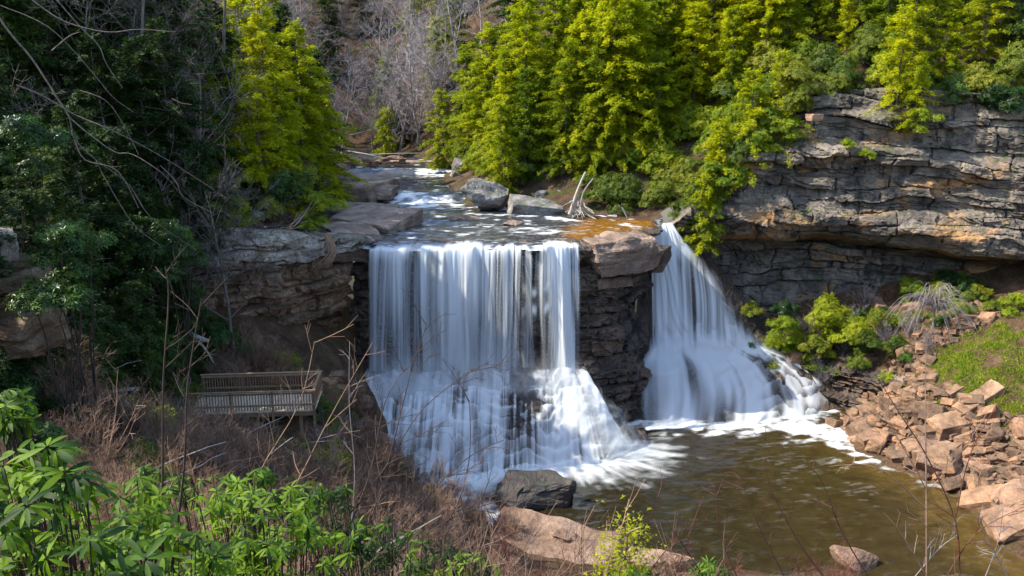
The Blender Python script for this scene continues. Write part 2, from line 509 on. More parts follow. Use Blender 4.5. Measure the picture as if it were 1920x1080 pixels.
# ------------------------------------------------------------------ terrain
lower_pts = [(0, -6, 24.6), (-8, -6, 27.5), (8, -6, 23.5), (0, 0, 23.5), (-5, 2, 23.4), (4, 2, 21.6), (0, 4, 20.6), (-3, 4, 21.4), (-8, 8, 20.9), (-4, 8, 18.6),
    (0, 8, 17.2), (5, 8, 15.5), (12, 6, 15), (-4, 14, 15.4), (0, 14, 13.4), (6, 15, 11.0), (14, 14, 9.5), (-6, 20, 12.6), (0, 21, 9.2), (8, 22, 6.8), (16, 22, 5.5), (-10, 18, 15.0), (-15, 22, 16.0),
    (-3, 30, 6.0), (4, 31, 3.6), (12, 32, 2.4), (22, 32, 2.2), (-9, 30, 9.4), (-15, 30, 12.2), (-20, 30, 15.6), (-10, 38, 6.6), (-4, 38, 3.2), (2, 38, 1.6), (9, 38.5, 0.7), (18, 38.5, 0.3),
    (-14, 40, 7.5), (-10.5, 43, 7.3), (-17, 44, 8.0), (-13, 46, 8.1), (-22, 42, 11.0), (-9, 46.5, 3.8), (-4.5, 44.5, 1.7), (-1.2, 44.2, 0.3), (-7.9, 50.5, 0.7), (-9.6, 52.5, 3.2), (-10.8, 56, 5.4), (-12, 53, 6.9), (-17.5, 49, 9.6),
    (-22, 47, 11.8), (-27, 40, 15), (-30, 50, 20), (-40, 40, 29), (-22, 22, 19.5), (-32, 20, 27), (-45, 10, 38), (-16, 8, 25.0), (-28, 30, 20.5), (-60, 30, 46), (-30, 65, 19),
    (3, 44.5, -0.8), (5, 50, -1.6), (15, 50, -1.8), (20, 55, -1.2), (20, 45, -1.0), (10, 57, -1.5), (0, 55, -1), (17, 61, -1), (0, 62, -1), (12, 66, 0), (-6, 60, 0),
    (24.8, 57.3, 0.1), (26.3, 52, 0.05), (28.7, 48.1, 0.05), (27.5, 43.7, 0.05), (28.5, 40.5, 0.1), (25.3, 61.8, -0.3), (27.3, 62.3, 0.0), (28.5, 65.5, 3.0), (24, 68, 5.0), (28, 59, 2.2), (30.5, 63.5, 5.6), (31.5, 55.0, 5.0), (29.6, 54.5, 3.2),
    (34, 54, 5.0), (37, 60, 8.4), (31.5, 48.5, 1.6), (34, 44, 3.2), (40, 50, 8.0), (50, 50, 15), (42, 64, 11), (36, 66, 8.4), (31, 68, 7.4), (20, 70, 4.5), (60, 60, 24), (36, 38, 4), (50, 35, 14)]
LOW = TPS(lower_pts)
upper_pts = [(-4, 62, 13.2), (4, 63, 13.3), (9, 66, 13.5), (-8, 70, 13.3), (2, 70, 13.2), (-8, 80, 13.5), (-11, 90, 14.2), (-13, 105, 14.6), (-17, 116, 15.0), (-24, 130, 16), (8, 69.5, 13.5),
    (5, 73.5, 14.3), (12.5, 72.3, 14.5), (1, 77, 14.8), (-3.5, 82, 15.5), (-4.5, 95, 16.2), (-6, 106, 16.6), (9, 78, 18), (15.5, 75, 18), (17.5, 72, 18.4), (23, 72.5, 24.0), (31, 71, 24.4), (38, 69, 23.6), (48, 66, 24),
    (20, 85, 26), (10, 95, 26), (0, 108, 26), (35, 85, 32), (50, 80, 35), (20, 110, 38), (0, 130, 37), (-8, 120, 24), (-10, 140, 33),
    (-12.5, 60.5, 14.5), (-15, 57, 15.6), (-20, 53, 16.4), (-15.5, 66, 14.4), (-18, 73, 15.0), (-20, 80, 15.4), (-24, 60, 19), (-30, 70, 23), (-23, 88, 16.5), (-24, 100, 17.5), (-29, 108, 20), (-40, 80, 32), (-45, 60, 34),
    (-40, 110, 29), (-35, 130, 26), (-30, 150, 33), (-15, 160, 41), (-60, 150, 50), (20, 150, 52), (60, 130, 55), (80, 90, 48), (-80, 90, 58), (0, 220, 62), (-60, 220, 66), (80, 220, 75), (100, 60, 44), (-26, 54, 19)]
UP = TPS(upper_pts)

def zl(x, y):
    return LOW(x, y) + fbm(np.asarray(x) * 0.35, np.asarray(y) * 0.35, 0, 4, 5) * 0.45
def zu(x, y):
    return UP(x, y) + fbm(np.asarray(x) * 0.3, np.asarray(y) * 0.3, 0, 4, 9) * 0.5 * sstep(6, 12, np.abs(np.asarray(x) + 4) + np.abs(np.asarray(y) - 68) * 0.3)
def gz(x, y, up):
    return float((zu if up else zl)(np.array([x]), np.array([y]))[0])

X, Y = np.meshgrid(np.arange(-62, 66, 0.5), np.arange(-8, 71, 0.5))
Z = zl(X, Y)
structure(grid('ground', X, Y, Z, M['soil']), 'brown leaf littered lower slope of the gorge around the pool')

RIM = np.array([(-120, 58), (-60, 58), (-30, 55.5), (-22, 52.6), (-18, 52.8), (-14, 56.2), (-11.8, 60.0), (-9.8, 61.4), (1.5, 61.4), (4.8, 62.0), (6, 62.5), (10.2, 65), (11.6, 68.2), (13.5, 71.2), (18, 71.6), (23.5, 70.8), (31, 69), (38, 67), (46, 64.5), (56, 60), (120, 50)], float)
X, Y = np.meshgrid(np.arange(-110, 121, 0.7), np.arange(49, 232, 0.7))
keep = Y > np.interp(X, RIM[:, 0], RIM[:, 1])
structure(grid('hillside', X, Y, zu(X, Y), M['forest_floor'], keep=keep), 'leaf littered forest hillside above the falls')

# ------------------------------------------------------------------ cliffs
def cliff(name, path, zb, zt, mat, macro, du=0.13, dz=0.11, layer=0.75, amp=0.45, block=1.6, seed=1, tilt=0.03, cap=3.0, splitp=0.5, rough=0.12, parent=None, capz=0.0, smooth=False):
    path = np.array(path, float)
    seg = np.linalg.norm(np.diff(path, axis=0), axis=1)
    s = np.concatenate([[0], np.cumsum(seg)])
    U = np.arange(0, s[-1], du)
    # smooth path
    px = np.interp(U, s, path[:, 0])
    py = np.interp(U, s, path[:, 1])
    k = max(3, int(1.6 / du)) | 1
    ker = np.hanning(k + 2)[1:-1]
    ker /= ker.sum()
    pad = k // 2
    px = np.convolve(np.pad(px, pad, mode='reflect', reflect_type='odd'), ker, 'valid')
    py = np.convolve(np.pad(py, pad, mode='reflect', reflect_type='odd'), ker, 'valid')
    tx, ty = np.gradient(px), np.gradient(py)
    ln = np.hypot(tx, ty)
    nx, ny = ty / ln, -tx / ln            # outward normal (toward the camera)
    zbu = np.interp(U, s, zb) if np.ndim(zb) else np.full(len(U), zb)
    ztu = np.interp(U, s, zt) if np.ndim(zt) else np.full(len(U), zt)
    nv = int((ztu.max() - zbu.min()) / dz)
    v = np.linspace(0, 1, nv)
    ncap = 10
    UU, VV = np.meshgrid(U, v, indexing='ij')
    ZZ = zbu[:, None] + (ztu - zbu)[:, None] * VV
    warp = fbm(UU * 0.16, ZZ * 0.22, seed * 3.1, 5, seed) * min(1.1, 0.6 * layer + 0.25)
    g = (ZZ + UU * tilt + warp) / layer
    # uneven layers: a second division of some layers
    L = np.floor(g)
    fr = g - L
    split = hsh(L, 0, 0, seed + 3) > 1 - splitp
    sub = np.where(split, (fr > 0.35 + 0.3 * hsh(L, 1, 0, seed + 4)).astype(float), 0)
    Lid = L * 2 + sub
    bw = block * (0.6 + 1.2 * hsh(Lid, 2, 0, seed + 5))
    bu = (UU + fbm(UU * 0.5, ZZ * 0.8, 4.2, 3, seed + 8) * 0.5) / bw + hsh(Lid, 3, 0, seed + 6) * 10
    B = np.floor(bu)
    bf = bu - B
    # offsets of layers (long wave), blocks (short)
    d = (noise(UU / 6.0 + Lid * 7.3, Lid * 1.7, 0, seed + 10)) * amp
    d += (hsh(Lid, B, 0, seed + 11) - 0.5) * amp * 1.25
    # rounded block edges: joints
    ed = np.minimum(bf, 1 - bf) * bw
    d -= 0.36 * (1 - sstep(0.0, 0.11, ed)) * (hsh(Lid, B, 1, seed + 12) > 0.35)
    ledge = np.where(split, np.minimum.reduce([fr, 1 - fr, np.abs(fr - (0.35 + 0.3 * hsh(L, 1, 0, seed + 4)))]), np.minimum(fr, 1 - fr)) * layer
    cr = sstep(-0.25, 0.45, noise(UU / 3.0 + Lid * 3.1, Lid * 2.3, 0, seed + 13))
    d -= 0.34 * (1 - sstep(0.0, 0.13, ledge)) * cr
    d += fbm(UU * 0.55, ZZ * 0.9, 1.7, 6, seed + 20) * rough * 4.0 + noise(UU * 5, ZZ * 6, 0, seed + 21) * rough * 0.4
    fl = fbm(UU * 0.35 + 0.3 * ZZ, ZZ * 0.8, 6.1, 4, seed + 22)
    d += 0.30 * np.round(fl * 3.2) * amp
    d += macro(UU / s[-1], UU, ZZ, ztu[:, None])
    XX = px[:, None] + nx[:, None] * d
    YY = py[:, None] + ny[:, None] * d
    ZZ = ZZ + fbm(UU * 1.2, ZZ * 1.2, 9.1, 3, seed + 30) * 0.06
    # the cap running back from the rim
    cd = np.linspace(0, 1, ncap + 1)[1:] * cap
    CX = XX[:, -1:] - nx[:, None] * cd[None, :]
    CY = YY[:, -1:] - ny[:, None] * cd[None, :]
    CZz = ZZ[:, -1:] + 0.18 * (1 - np.exp(-cd * 4))[None, :] + fbm(CX * 1.1, CY * 1.1, 3.3, 4, seed + 31) * 0.15 + capz * cd[None, :]
    XX = np.hstack([XX, CX])
    YY = np.hstack([YY, CY])
    ZZ = np.hstack([ZZ, CZz])
    return grid(name, XX, YY, ZZ, mat, parent, smooth, flip=True)

def macro_right(u, s, z, zt):
    zz = z + fbm(s * 0.12, 3.1, 0, 3, 77) * 1.1 + 0.03 * s
    d = -3.4 * (1 - sstep(11.4, 13.0, zz)) * (0.55 + 0.45 * sstep(0.05, 0.3, u))
    d += 1.0 * np.exp(-((zz - 14.2) / 1.5) ** 2)
    d += 0.5 * np.exp(-((zz - 19.4) / 0.9) ** 2)
    d -= 0.9 * sstep(19.9, 20.6, zz) + 1.0 * sstep(22.2, 23.0, zz)
    d += 1.4 * (1 - sstep(6.5, 10.0, z))
    return d
right_path = [(13.2, 70.6), (15.2, 70.4), (18, 70.0), (23.5, 69.0), (31, 67.2), (38, 65), (46, 62), (56, 57)]
rc = cliff('cliff_face', right_path, [0.5, 1.5, 2.5, 3.5, 5.0, 6.5, 9, 14], [13.4, 15.8, 18.4, 24.2, 24.6, 24.0, 24.2, 26], M['cliff'], macro_right, 0.10, 0.085, 1.7, 0.62, 3.4, 11, 0.015, 1.6, 0.7, 0.09)
structure(rc, 'tall grey sandstone cliff with orange stains and an overhang beside the right fall')

def macro_left(u, s, z, zt):
    zz = z + fbm(s * 0.2, 1.1, 0, 3, 71) * 0.5
    d = -2.1 * (1 - sstep(13.0, 13.6, zz)) * (0.5 + 0.5 * sstep(0.0, 0.2, u))
    d += 0.8 * (1 - sstep(9.2, 12.3, zz)) * (1 - sstep(0.35, 0.5, u))
    d += 1.0 * np.exp(-((z - 11.4) / 1.1) ** 2) * sstep(0.5, 0.6, u) * (1 - sstep(0.93, 1.0, u))
    d -= 1.3 * (1 - sstep(8.0, 9.4, z)) * sstep(0.3, 0.5, u)
    d -= 0.9 * sstep(15.0, 15.6, zz)
    return d
left_path = [(-23.5, 48.8), (-20.5, 49.2), (-17.5, 50.6), (-15, 53.2), (-13.0, 56.2), (-11.4, 58.6), (-10.2, 60.8)]
lc = cliff('ledge_face', left_path, [9, 8, 8, 6.5, 5.0, 3.5, 2.5], [17.0, 16.8, 16.4, 15.8, 15.2, 14.6, 14.2], M['left_cliff'], macro_left, 0.07, 0.06, 1.0, 0.5, 1.7, 23, -0.03, 3.4, 0.6, 0.11)
structure(lc, 'broken rock ledge overhanging a reddish wall left of the falls')

def macro_wall(u, s, z, zt):
    d = (1.0 * (1 - sstep(2.5, 8.5, z)) + 0.35 * np.floor((14 - z) / 2.2) * 0.5) * (1 - sstep(0.70, 0.82, u)) - 1.1 * sstep(0.78, 0.9, u) * (1 - sstep(5, 11, z))
    d += 0.5 * sstep(13.0, 13.6, z) * sstep(0.68, 0.72, u)
    d -= (1.3 * sstep(0.66, 0.72, u) * (1 - sstep(0.80, 0.86, u)) + 0.5 * sstep(0.8, 0.86, u)) * (1 - 0.75 * (1 - sstep(3, 9, z)))
    return d
wall_path = [(-11.6, 61.4), (-9.8, 60.7), (-2.6, 60.7), (1.5, 60.7), (4.8, 60.7), (6, 61.1), (10.0, 63.6), (11.3, 65.6), (11.6, 68.0), (11.9, 70.5)]
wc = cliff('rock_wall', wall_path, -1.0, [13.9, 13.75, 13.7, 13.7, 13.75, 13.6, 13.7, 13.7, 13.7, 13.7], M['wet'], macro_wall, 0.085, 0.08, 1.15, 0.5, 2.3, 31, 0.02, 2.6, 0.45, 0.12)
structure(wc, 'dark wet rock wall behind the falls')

# ------------------------------------------------------------------ rocks
def rock_mesh(name, size, seed, npts=16, detail=2, rough=0.05, boxy=0.75):
    r = random.Random(seed)
    bm = bmesh.new()
    if boxy >= 0.8:
        for sx_ in (-1, 1):
            for sy_ in (-1, 1):
                for sz_ in (-1, 1):
                    k1 = r.uniform(0.72, 1.0)
                    c_ = (sx_ * size[0] / 2 * r.uniform(0.78, 1.0), sy_ * size[1] / 2 * r.uniform(0.78, 1.0), sz_ * size[2] / 2 * r.uniform(0.8, 1.0))
                    if r.random() < 0.45:          # a corner broken off
                        q_ = r.uniform(0.2, 0.45)
                        for ax_ in range(3):
                            cc = list(c_)
                            cc[ax_] *= 1 - q_ * r.uniform(0.6, 1.4)
                            bm.verts.new(cc)
                    else:
                        bm.verts.new(c_)
        npts = max(3, npts // 6)
        boxy = 0.85
    for i in range(npts):
        v = Vector((r.gauss(0, 1), r.gauss(0, 1), r.gauss(0, 1))).normalized()
        m = max(abs(v.x), abs(v.y), abs(v.z))
        v = v * (1 - boxy) + v / m * boxy * 0.85
        v *= r.uniform(0.82, 1.0)
        bm.verts.new((v.x * size[0] / 2, v.y * size[1] / 2, v.z * size[2] / 2))
    res = bmesh.ops.convex_hull(bm, input=bm.verts[:])
    bmesh.ops.delete(bm, geom=[g for g in res['geom_interior'] if isinstance(g, bmesh.types.BMVert)], context='VERTS')
    bmesh.ops.dissolve_limit(bm, angle_limit=R(14), verts=bm.verts[:], edges=bm.edges[:])
    mn = min(size)
    bmesh.ops.bevel(bm, geom=bm.edges[:], offset=mn * 0.025, segments=1, affect='EDGES', profile=0.6)
    bmesh.ops.triangulate(bm, faces=bm.faces[:])
    for k in range(detail):
        bmesh.ops.subdivide_edges(bm, edges=[e for e in bm.edges if e.calc_length() > mn * 0.16], cuts=1, use_grid_fill=True)
        bmesh.ops.triangulate(bm, faces=bm.faces[:])
    bm.normal_update()
    if detail:
        co = np.array([v.co[:] for v in bm.verts])
        no = np.array([v.normal[:] for v in bm.verts])
        f = 1.0 / mn
        lay = noise(co[:, 0] * f * 0.4, co[:, 1] * f * 0.4, co[:, 2] * f * 5, seed) * 0.6
        chip = np.round(fbm(co[:, 0] * f * 0.9, co[:, 1] * f * 0.9, co[:, 2] * f * 2.2, 3, seed + 3) * 4) / 4
        d = (fbm(co[:, 0] * f * 1.6, co[:, 1] * f * 1.6, co[:, 2] * f * 2.0, 5, seed) * 1.1 + lay + chip * 1.3) * mn * rough * 1.5
        co2 = co + no * d[:, None]
        for v, c in zip(bm.verts, co2):
            v.co = c
    me = bpy.data.meshes.new(name)
    bm.to_mesh(me)
    bm.free()
    return me

def put_rock(me, name, loc, rot, mat, label, cat='rock', group=None, s=1.0):
    o = link(name, me, mat)
    o.location = loc
    o.rotation_euler = rot
    o.scale = (s, s, s) if np.isscalar(s) else s
    return tag(o, label, cat, group)

# the tan block between the two falls
def at_rock(px, py, D, size, name, mat, label, seed, rot=(0, 0, 0), npts=18, detail=3, rough=0.05, cat='rock', group=None, boxy=0.75):
    p = atd(px, py, D)
    return put_rock(rock_mesh(name, size, seed, npts, detail, rough, boxy), name, p, rot, M[mat], label, cat, group)

at_rock(1158, 474, 63.0, (6.0, 4.0, 2.8), 'rock_block', 'tan', 'squared tan rock block standing between the two falls', 401, (0, R(-3), R(26)), 44, 4, 0.075, 'rock block', None, 0.85)
at_rock(1222, 480, 66.0, (2.2, 4.0, 3.0), 'rock_block', 'wet', 'dark rounded rock shoulder right of the tan block', 402, (0, 0, R(50)), 24, 4, 0.05, 'rock block', None, 0.7)
at_rock(1140, 524, 62.6, (3.4, 2.4, 0.8), 'rock_slab', 'tan', 'low brown slab layer under the tan block', 403, (0, 0, R(24)), 30, 3, 0.05, 'rock slab', None, 0.95)
at_rock(1002, 920, 48.6, (6.0, 4.4, 3.7), 'boulder', 'dark_boulder', 'big dark mossy flat topped boulder standing in the foam', 411, (0, 0, R(14)), 40, 4, 0.06, 'boulder', None, 0.78)
at_rock(1190, 1100, 40.4, (6.4, 5.0, 2.0), 'rock_ledge', 'boulder', 'lower right half of the broken tan ledge at the bottom', 462, (R(5), R(6), R(-14)), 28, 4, 0.08, 'rock ledge', None, 0.85)
at_rock(1060, 1010, 42.2, (2.0, 1.6, 0.9), 'rock', 'boulder', 'tan chunk on the crack of the broken bottom ledge', 463, (R(8), R(4), R(20)), 20, 3, 0.06)
at_rock(1035, 1042, 42.0, (7.4, 5.0, 2.0), 'rock_ledge', 'boulder', 'upper left half of the broken tan ledge behind bare twigs', 412, (R(6), R(4), R(-18)), 34, 4, 0.07, 'rock ledge', None, 0.9)
at_rock(1598, 1052, 41.3, (2.6, 2.6, 1.7), 'boulder', 'boulder', 'lone pale pink boulder in the brown pool near the bottom', 413, (0, R(18), R(30)), 20, 3, 0.05, 'boulder', None, 0.7)
at_rock(1908, 965, 45.2, (5.0, 5.0, 4.2), 'boulder', 'boulder', 'huge rough brown boulder at the right edge above the pool', 414, (0, R(6), R(15)), 28, 4, 0.05, 'boulder', None, 0.7)
at_rock(1803, 1000, 44.6, (1.7, 1.1, 0.6), 'rock', 'grey_boulder', 'small pale flat rock in the water by the huge brown boulder', 415, (0, 0, R(-10)), 16, 3, 0.05)
at_rock(1640, 838, 56.6, (4.0, 3.0, 2.0), 'boulder', 'boulder', 'low boulder with a wet dark nose pointing into the foam', 416, (0, R(8), R(-14)), 22, 3, 0.05, 'boulder', None, 0.6)
at_rock(1690, 868, 54.2, (2.6, 2.3, 2.2), 'boulder', 'boulder', 'steep reddish boulder at the waterline beside the wet nosed boulder', 417, (0, R(20), R(-20)), 20, 3, 0.04, 'boulder', None, 0.75)
at_rock(1770, 880, 52.0, (4.4, 3.0, 3.0), 'boulder', 'boulder', 'large smooth pinkish boulder sloping into the pool', 418, (R(24), R(14), R(-28)), 24, 3, 0.035, 'boulder', None, 0.8)
at_rock(1742, 830, 55.0, (1.7, 3.6, 2.4), 'boulder', 'boulder', 'tall leaning tan boulder behind the smooth pinkish boulder', 419, (R(30), R(16), R(-20)), 20, 3, 0.04, 'boulder', None, 0.8)
at_rock(1860, 880, 50.6, (3.2, 2.6, 1.7), 'boulder', 'boulder', 'flat topped tan boulder on the rubble bank above the pool', 420, (R(10), R(-12), R(20)), 22, 3, 0.035, 'boulder', None, 0.85)
at_rock(1735, 752, 58.0, (2.7, 2.4, 2.2), 'boulder', 'boulder', 'brown upright boulder on the rubble slope below the grass', 421, (0, R(30), R(10)), 22, 3, 0.04, 'boulder', None, 0.75)
at_rock(1703, 712, 61.5, (2.4, 1.6, 1.5), 'boulder', 'grey_boulder', 'dark grey slanting boulder at the top of the rubble slope', 422, (0, R(-28), R(10)), 20, 3, 0.04, 'boulder', None, 0.8)
at_rock(1835, 752, 54.2, (3.6, 1.3, 0.9), 'rock_slab', 'talus', 'long dark slab tilted up against the bright grass', 423, (R(10), R(-30), R(12)), 20, 3, 0.04, 'rock slab', None, 0.85)
at_rock(1800, 790, 53.5, (4.2, 1.7, 0.9), 'rock_slab', 'talus', 'long grey brown slab lying below the grass', 424, (R(16), R(-12), R(8)), 20, 3, 0.04, 'rock slab', None, 0.85)
at_rock(1640, 815, 58.8, (2.0, 1.3, 1.0), 'rock', 'dark_boulder', 'wet black rock at the foot of the right fall', 425, (0, 0, 0.4), 18, 3, 0.05)
at_rock(1565, 783, 63.0, (1.2, 0.8, 0.5), 'rock', 'dark_boulder', 'small wet black rock breaking the foam', 426, (0, 0, 0.4), 16, 3, 0.05)
at_rock(1545, 780, 62.2, (0.8, 0.6, 0.4), 'rock', 'dark_boulder', 'tiny wet rock in the foam left of another wet rock', 427, (0, 0, 1.4), 16, 3, 0.05)
# river rocks
at_rock(905, 364, 75.0, (5.8, 4.6, 3.0), 'boulder', 'grey_boulder', 'big grey boulder with an orange left face on the right river bank', 431, (R(6), R(8), R(12)), 30, 4, 0.07, 'boulder', None, 0.72)
at_rock(1003, 392, 73.2, (4.6, 3.0, 1.5), 'rock_slab', 'grey_boulder', 'flat grey slab with a rusty edge at the river side', 432, (R(8), R(8), R(4)), 28, 3, 0.05, 'rock slab', None, 0.9)
at_rock(1017, 368, 77.0, (2.0, 1.8, 1.4), 'boulder', 'grey_boulder', 'rounded grey boulder behind the flat grey slab', 433, (0, 0, 0.3), 20, 3, 0.05, 'boulder', None, 0.6)
at_rock(1050, 366, 77.0, (1.3, 1.3, 1.5), 'boulder', 'grey_boulder', 'small upright grey boulder next to the dead snag', 434, (0, 0, 0.8), 20, 3, 0.05, 'boulder', None, 0.7)
at_rock(870, 318, 92.0, (4.2, 3.5, 3.4), 'boulder', 'grey_boulder', 'dark brown boulder under overhanging bushes at the upper river', 435, (0, 0, 0.5), 22, 3, 0.05, 'boulder', None, 0.7)
at_rock(872, 411, 69.6, (3.0, 2.0, 0.9), 'rock', 'slab', 'low dark rounded rock in midstream above the crest', 436, (0, R(4), R(-5)), 22, 3, 0.05, 'rock', None, 0.6)
at_rock(965, 420, 67.6, (2.2, 1.6, 0.6), 'rock', 'slab', 'wet brown rock awash just above the crest', 437, (0, 0, R(10)), 20, 3, 0.06, 'rock', None, 0.6)
at_rock(655, 355, 82.5, (8.4, 9.0, 2.2), 'rock_slab', 'slab', 'broad flat pinkish slab at the upper left river bank', 438, (R(2), R(2), R(-12)), 34, 4, 0.035, 'rock slab', None, 0.95)
at_rock(712, 360, 80.4, (3.2, 3.2, 1.2), 'rock_slab', 'slab', 'lower slab step beside the upper riffle', 439, (0, R(3), R(-8)), 28, 3, 0.04, 'rock slab', None, 0.95)
at_rock(705, 418, 67.2, (6.4, 6.2, 1.7), 'rock_slab', 'slab', 'layered brown slab left of the crest', 440, (R(4), R(5), R(-22)), 34, 4, 0.04, 'rock slab', None, 0.9)
at_rock(680, 398, 72.0, (6.6, 3.4, 1.2), 'rock_slab', 'slab', 'pale topped slab behind the layered brown slab', 441, (R(2), R(3), R(-4)), 30, 3, 0.04, 'rock slab', None, 0.95)
at_rock(655, 450, 62.6, (4.6, 5.0, 2.4), 'rock_slab', 'slab', 'rough brown rock shoulder at the left end of the crest', 442, (R(4), R(6), R(30)), 30, 4, 0.05, 'rock slab', None, 0.85)
at_rock(760, 308, 104, (12, 3.0, 0.9), 'rock_slab', 'slab', 'long pale flat rock bar across the far river', 443, (0, 0, R(3)), 28, 3, 0.05, 'rock slab', None, 0.9)
at_rock(640, 316, 97, (2.6, 2.0, 1.6), 'boulder', 'boulder', 'reddish boulder at the far left river edge', 444, (0, 0, 0.6), 20, 3, 0.05, 'boulder', None, 0.6)
at_rock(740, 302, 108, (3.0, 2.0, 1.5), 'boulder', 'boulder', 'reddish rock on the long pale rock bar', 445, (0, 0, 0.2), 20, 3, 0.05, 'boulder', None, 0.6)
# left
oc = empty('rock_outcrop', atd(20, 640, 27.0), 'sunlit layered rock outcrop covered in brown needles at the left edge', 'rock outcrop')
for k, (ox, oy, oz, sx, sy, sz) in enumerate([(-.3, .3, .0, 3.4, 3, .9), (-.15, .2, .75, 3.1, 2.8, .8), (-.5, .3, 1.4, 2.9, 2.6, .7), (-.3, .5, 1.95, 2.4, 2.4, .6), (-.8, .5, 2.45, 2.3, 2.3, .6), (-1.0, .6, 2.9, 1.7, 1.9, .5)]):
    o = link('stone_layer', rock_mesh('stone_layer', (sx, sy, sz), 900 + k, 24, 3, 0.07, 0.9), M['outcrop'], oc)
    o.location = (ox, oy, oz)
    o.rotation_euler = (R(random.uniform(-3, 6)), R(random.uniform(-4, 10)), R(random.uniform(-20, 20)))
at_rock(-30, 470, 28.0, (1.9, 2.4, 1.6), 'rock_outcrop', 'left_cliff', 'pale rock poking above the needle covered outcrop', 452, (R(5), R(6), R(35)), 30, 4, 0.06, 'rock outcrop', None, 0.9)
at_rock(484, 407, 55.0, (1.0, 0.9, 0.9), 'rock', 'grey_boulder', 'small pale grey stone on top of the left ledge', 453, (0, R(10), 0.4), 20, 3, 0.04)
#at_rock(455, 565, 50.2, (2.6, 1.6, 3.6), 'rock_slab', 'left_cliff', 'pale grey upright slab under the left overhang', 454, (R(-6), R(4), R(25)), 30, 4, 0.045, 'rock slab', None, 0.9)
at_rock(1130, 300, 80.0, (4.6, 3.0, 2.6), 'boulder', 'grey_boulder', 'grey overhanging rock among bushes on the right bank', 455, (0, R(8), 0.3), 26, 3, 0.06, 'boulder', None, 0.8)
at_rock(1527, 220, 68.0, (1.1, 1.0, 0.55), 'rock', 'boulder', 'small orange block sitting on the cliff ledge', 456, (0, 0, 0.3), 22, 3, 0.04, 'rock', None, 0.9)

# scree: about two hundred rocks, shared meshes
talus_meshes = []
for k in range(16):
    sx, sy, sz = random.uniform(0.8, 1.3), random.uniform(0.6, 1.0), random.uniform(0.28, 0.7)
    talus_meshes.append(rock_mesh('scree_rock', (sx, sy, sz), 500 + k, 18, 2, 0.06, 0.8))
def in_poly(p, poly):
    x, y = p
    c = False
    j = len(poly) - 1
    for i in range(len(poly)):
        xi, yi = poly[i]
        xj, yj = poly[j]
        if (yi > y) != (yj > y) and x < (xj - xi) * (y - yi) / (yj - yi) + xi:
            c = not c
        j = i
    return c
SCREE = [(24.3, 61.0), (25.0, 57.0), (26.5, 52), (28.8, 48), (28.0, 43.5), (30, 41.5), (34, 44.5), (34.5, 50.5), (31.3, 54.0), (29.8, 57.5), (31.5, 60.5), (36.5, 61.3), (36.5, 63.6), (31, 63.2), (28, 63.4)]
n = 0
tries = 0
scree_spots = []
while n < 290 and tries < 20000:
    tries += 1
    x, y = random.uniform(24, 38), random.uniform(41, 64)
    if not in_poly((x, y), SCREE):
        continue
    s = random.choice((0.7, 0.8, 1.0, 1.2, 1.5, 2.0, 2.6))
    if any((x - a) ** 2 + (y - b) ** 2 < (0.27 * (s + c)) ** 2 for a, b, c in scree_spots):
        continue
    if y > 58.5: s = min(s, random.choice((0.9, 1.1, 1.5)))
    scree_spots.append((x, y, s))
    n += 1
zz = zl(np.array([p[0] for p in scree_spots]), np.array([p[1] for p in scree_spots]))
def row_word(D, a, b, words=('front row', 'middle row', 'back row')):
    return words[0] if D < a else words[1] if D < b else words[2]
def spot(px, table):
    for lim, w_ in table:
        if px < lim:
            return w_
    return table[-1][1]
RIGHT = [(900, 'above the upper river corner'), (960, 'above the big grey boulder'), (1050, 'above the flat grey slab'), (1110, 'above the dead snag'), (1220, 'above the golden shallows'), (1300, 'above the right fall'), (1480, 'above the cliff steps'), (1650, 'over the left half of the cliff'), (1800, 'behind the hanging conifers'), (9999, 'over the right end of the cliff')]
FAR = [(600, 'left of the river valley'), (700, 'above the left river slabs'), (800, 'straight above the river'), (900, 'above the far river bend'), (9999, 'beside the yellow conifers')]
LEFT = [(-100, 'beyond the left edge'), (60, 'at the left edge'), (150, 'above the left outcrop'), (260, 'right of the left outcrop'), (360, 'above the viewing deck'), (9999, 'beside the left ledge')]
def slope_word(x, y):
    if y < 26: return 'just behind the rhododendrons'
    if x > -4: return 'near the tan bottom ledge'
    if x > -9.5: return 'between the deck and the cascade'
    if y > 44.4: return 'behind the viewing deck'
    if x < -17.6: return 'left of the viewing deck'
    return 'in front of the viewing deck'
def scree_label(x, y, s):
    size = 'small angular brown rock' if s < 0.9 else 'angular brown rock' if s < 1.4 else 'large angular brown rock' if s < 2.2 else 'very large angular brown rock'
    dw = dpoly(x, y, [(24.5, 57.0), (26.3, 52), (28.7, 48), (27.5, 43.7)])
    dg = dpoly(x, y, [(31.5, 53.6), (30.2, 55.5), (31.5, 60), (36, 61)])
    if dw < 1.3: where = 'lying at the waterline of the pool'
    elif dg < 1.3: where = 'lying along the edge of the bright grass'
    elif y > 59: where = 'lying on the upper rubble near the black ledge'
    elif y < 47.5: where = 'lying in the rubble behind the huge right boulder'
    elif y < 53: where = 'lying in the rubble below the grass'
    else: where = 'lying in the middle of the rubble slope'
    return size + ' ' + where
def dpoly(x, y, pts):
    return float(dseg_(np.array([[x]]), np.array([[y]]), pts)[0, 0])
def dseg_(X, Y, pts):
    best = np.full(X.shape, 1e9)
    for (ax, ay), (bx, by) in zip(pts[:-1], pts[1:]):
        dx, dy = bx - ax, by - ay
        t = np.clip(((X - ax) * dx + (Y - ay) * dy) / (dx * dx + dy * dy), 0, 1)
        best = np.minimum(best, np.hypot(X - ax - t * dx, Y - ay - t * dy))
    return best
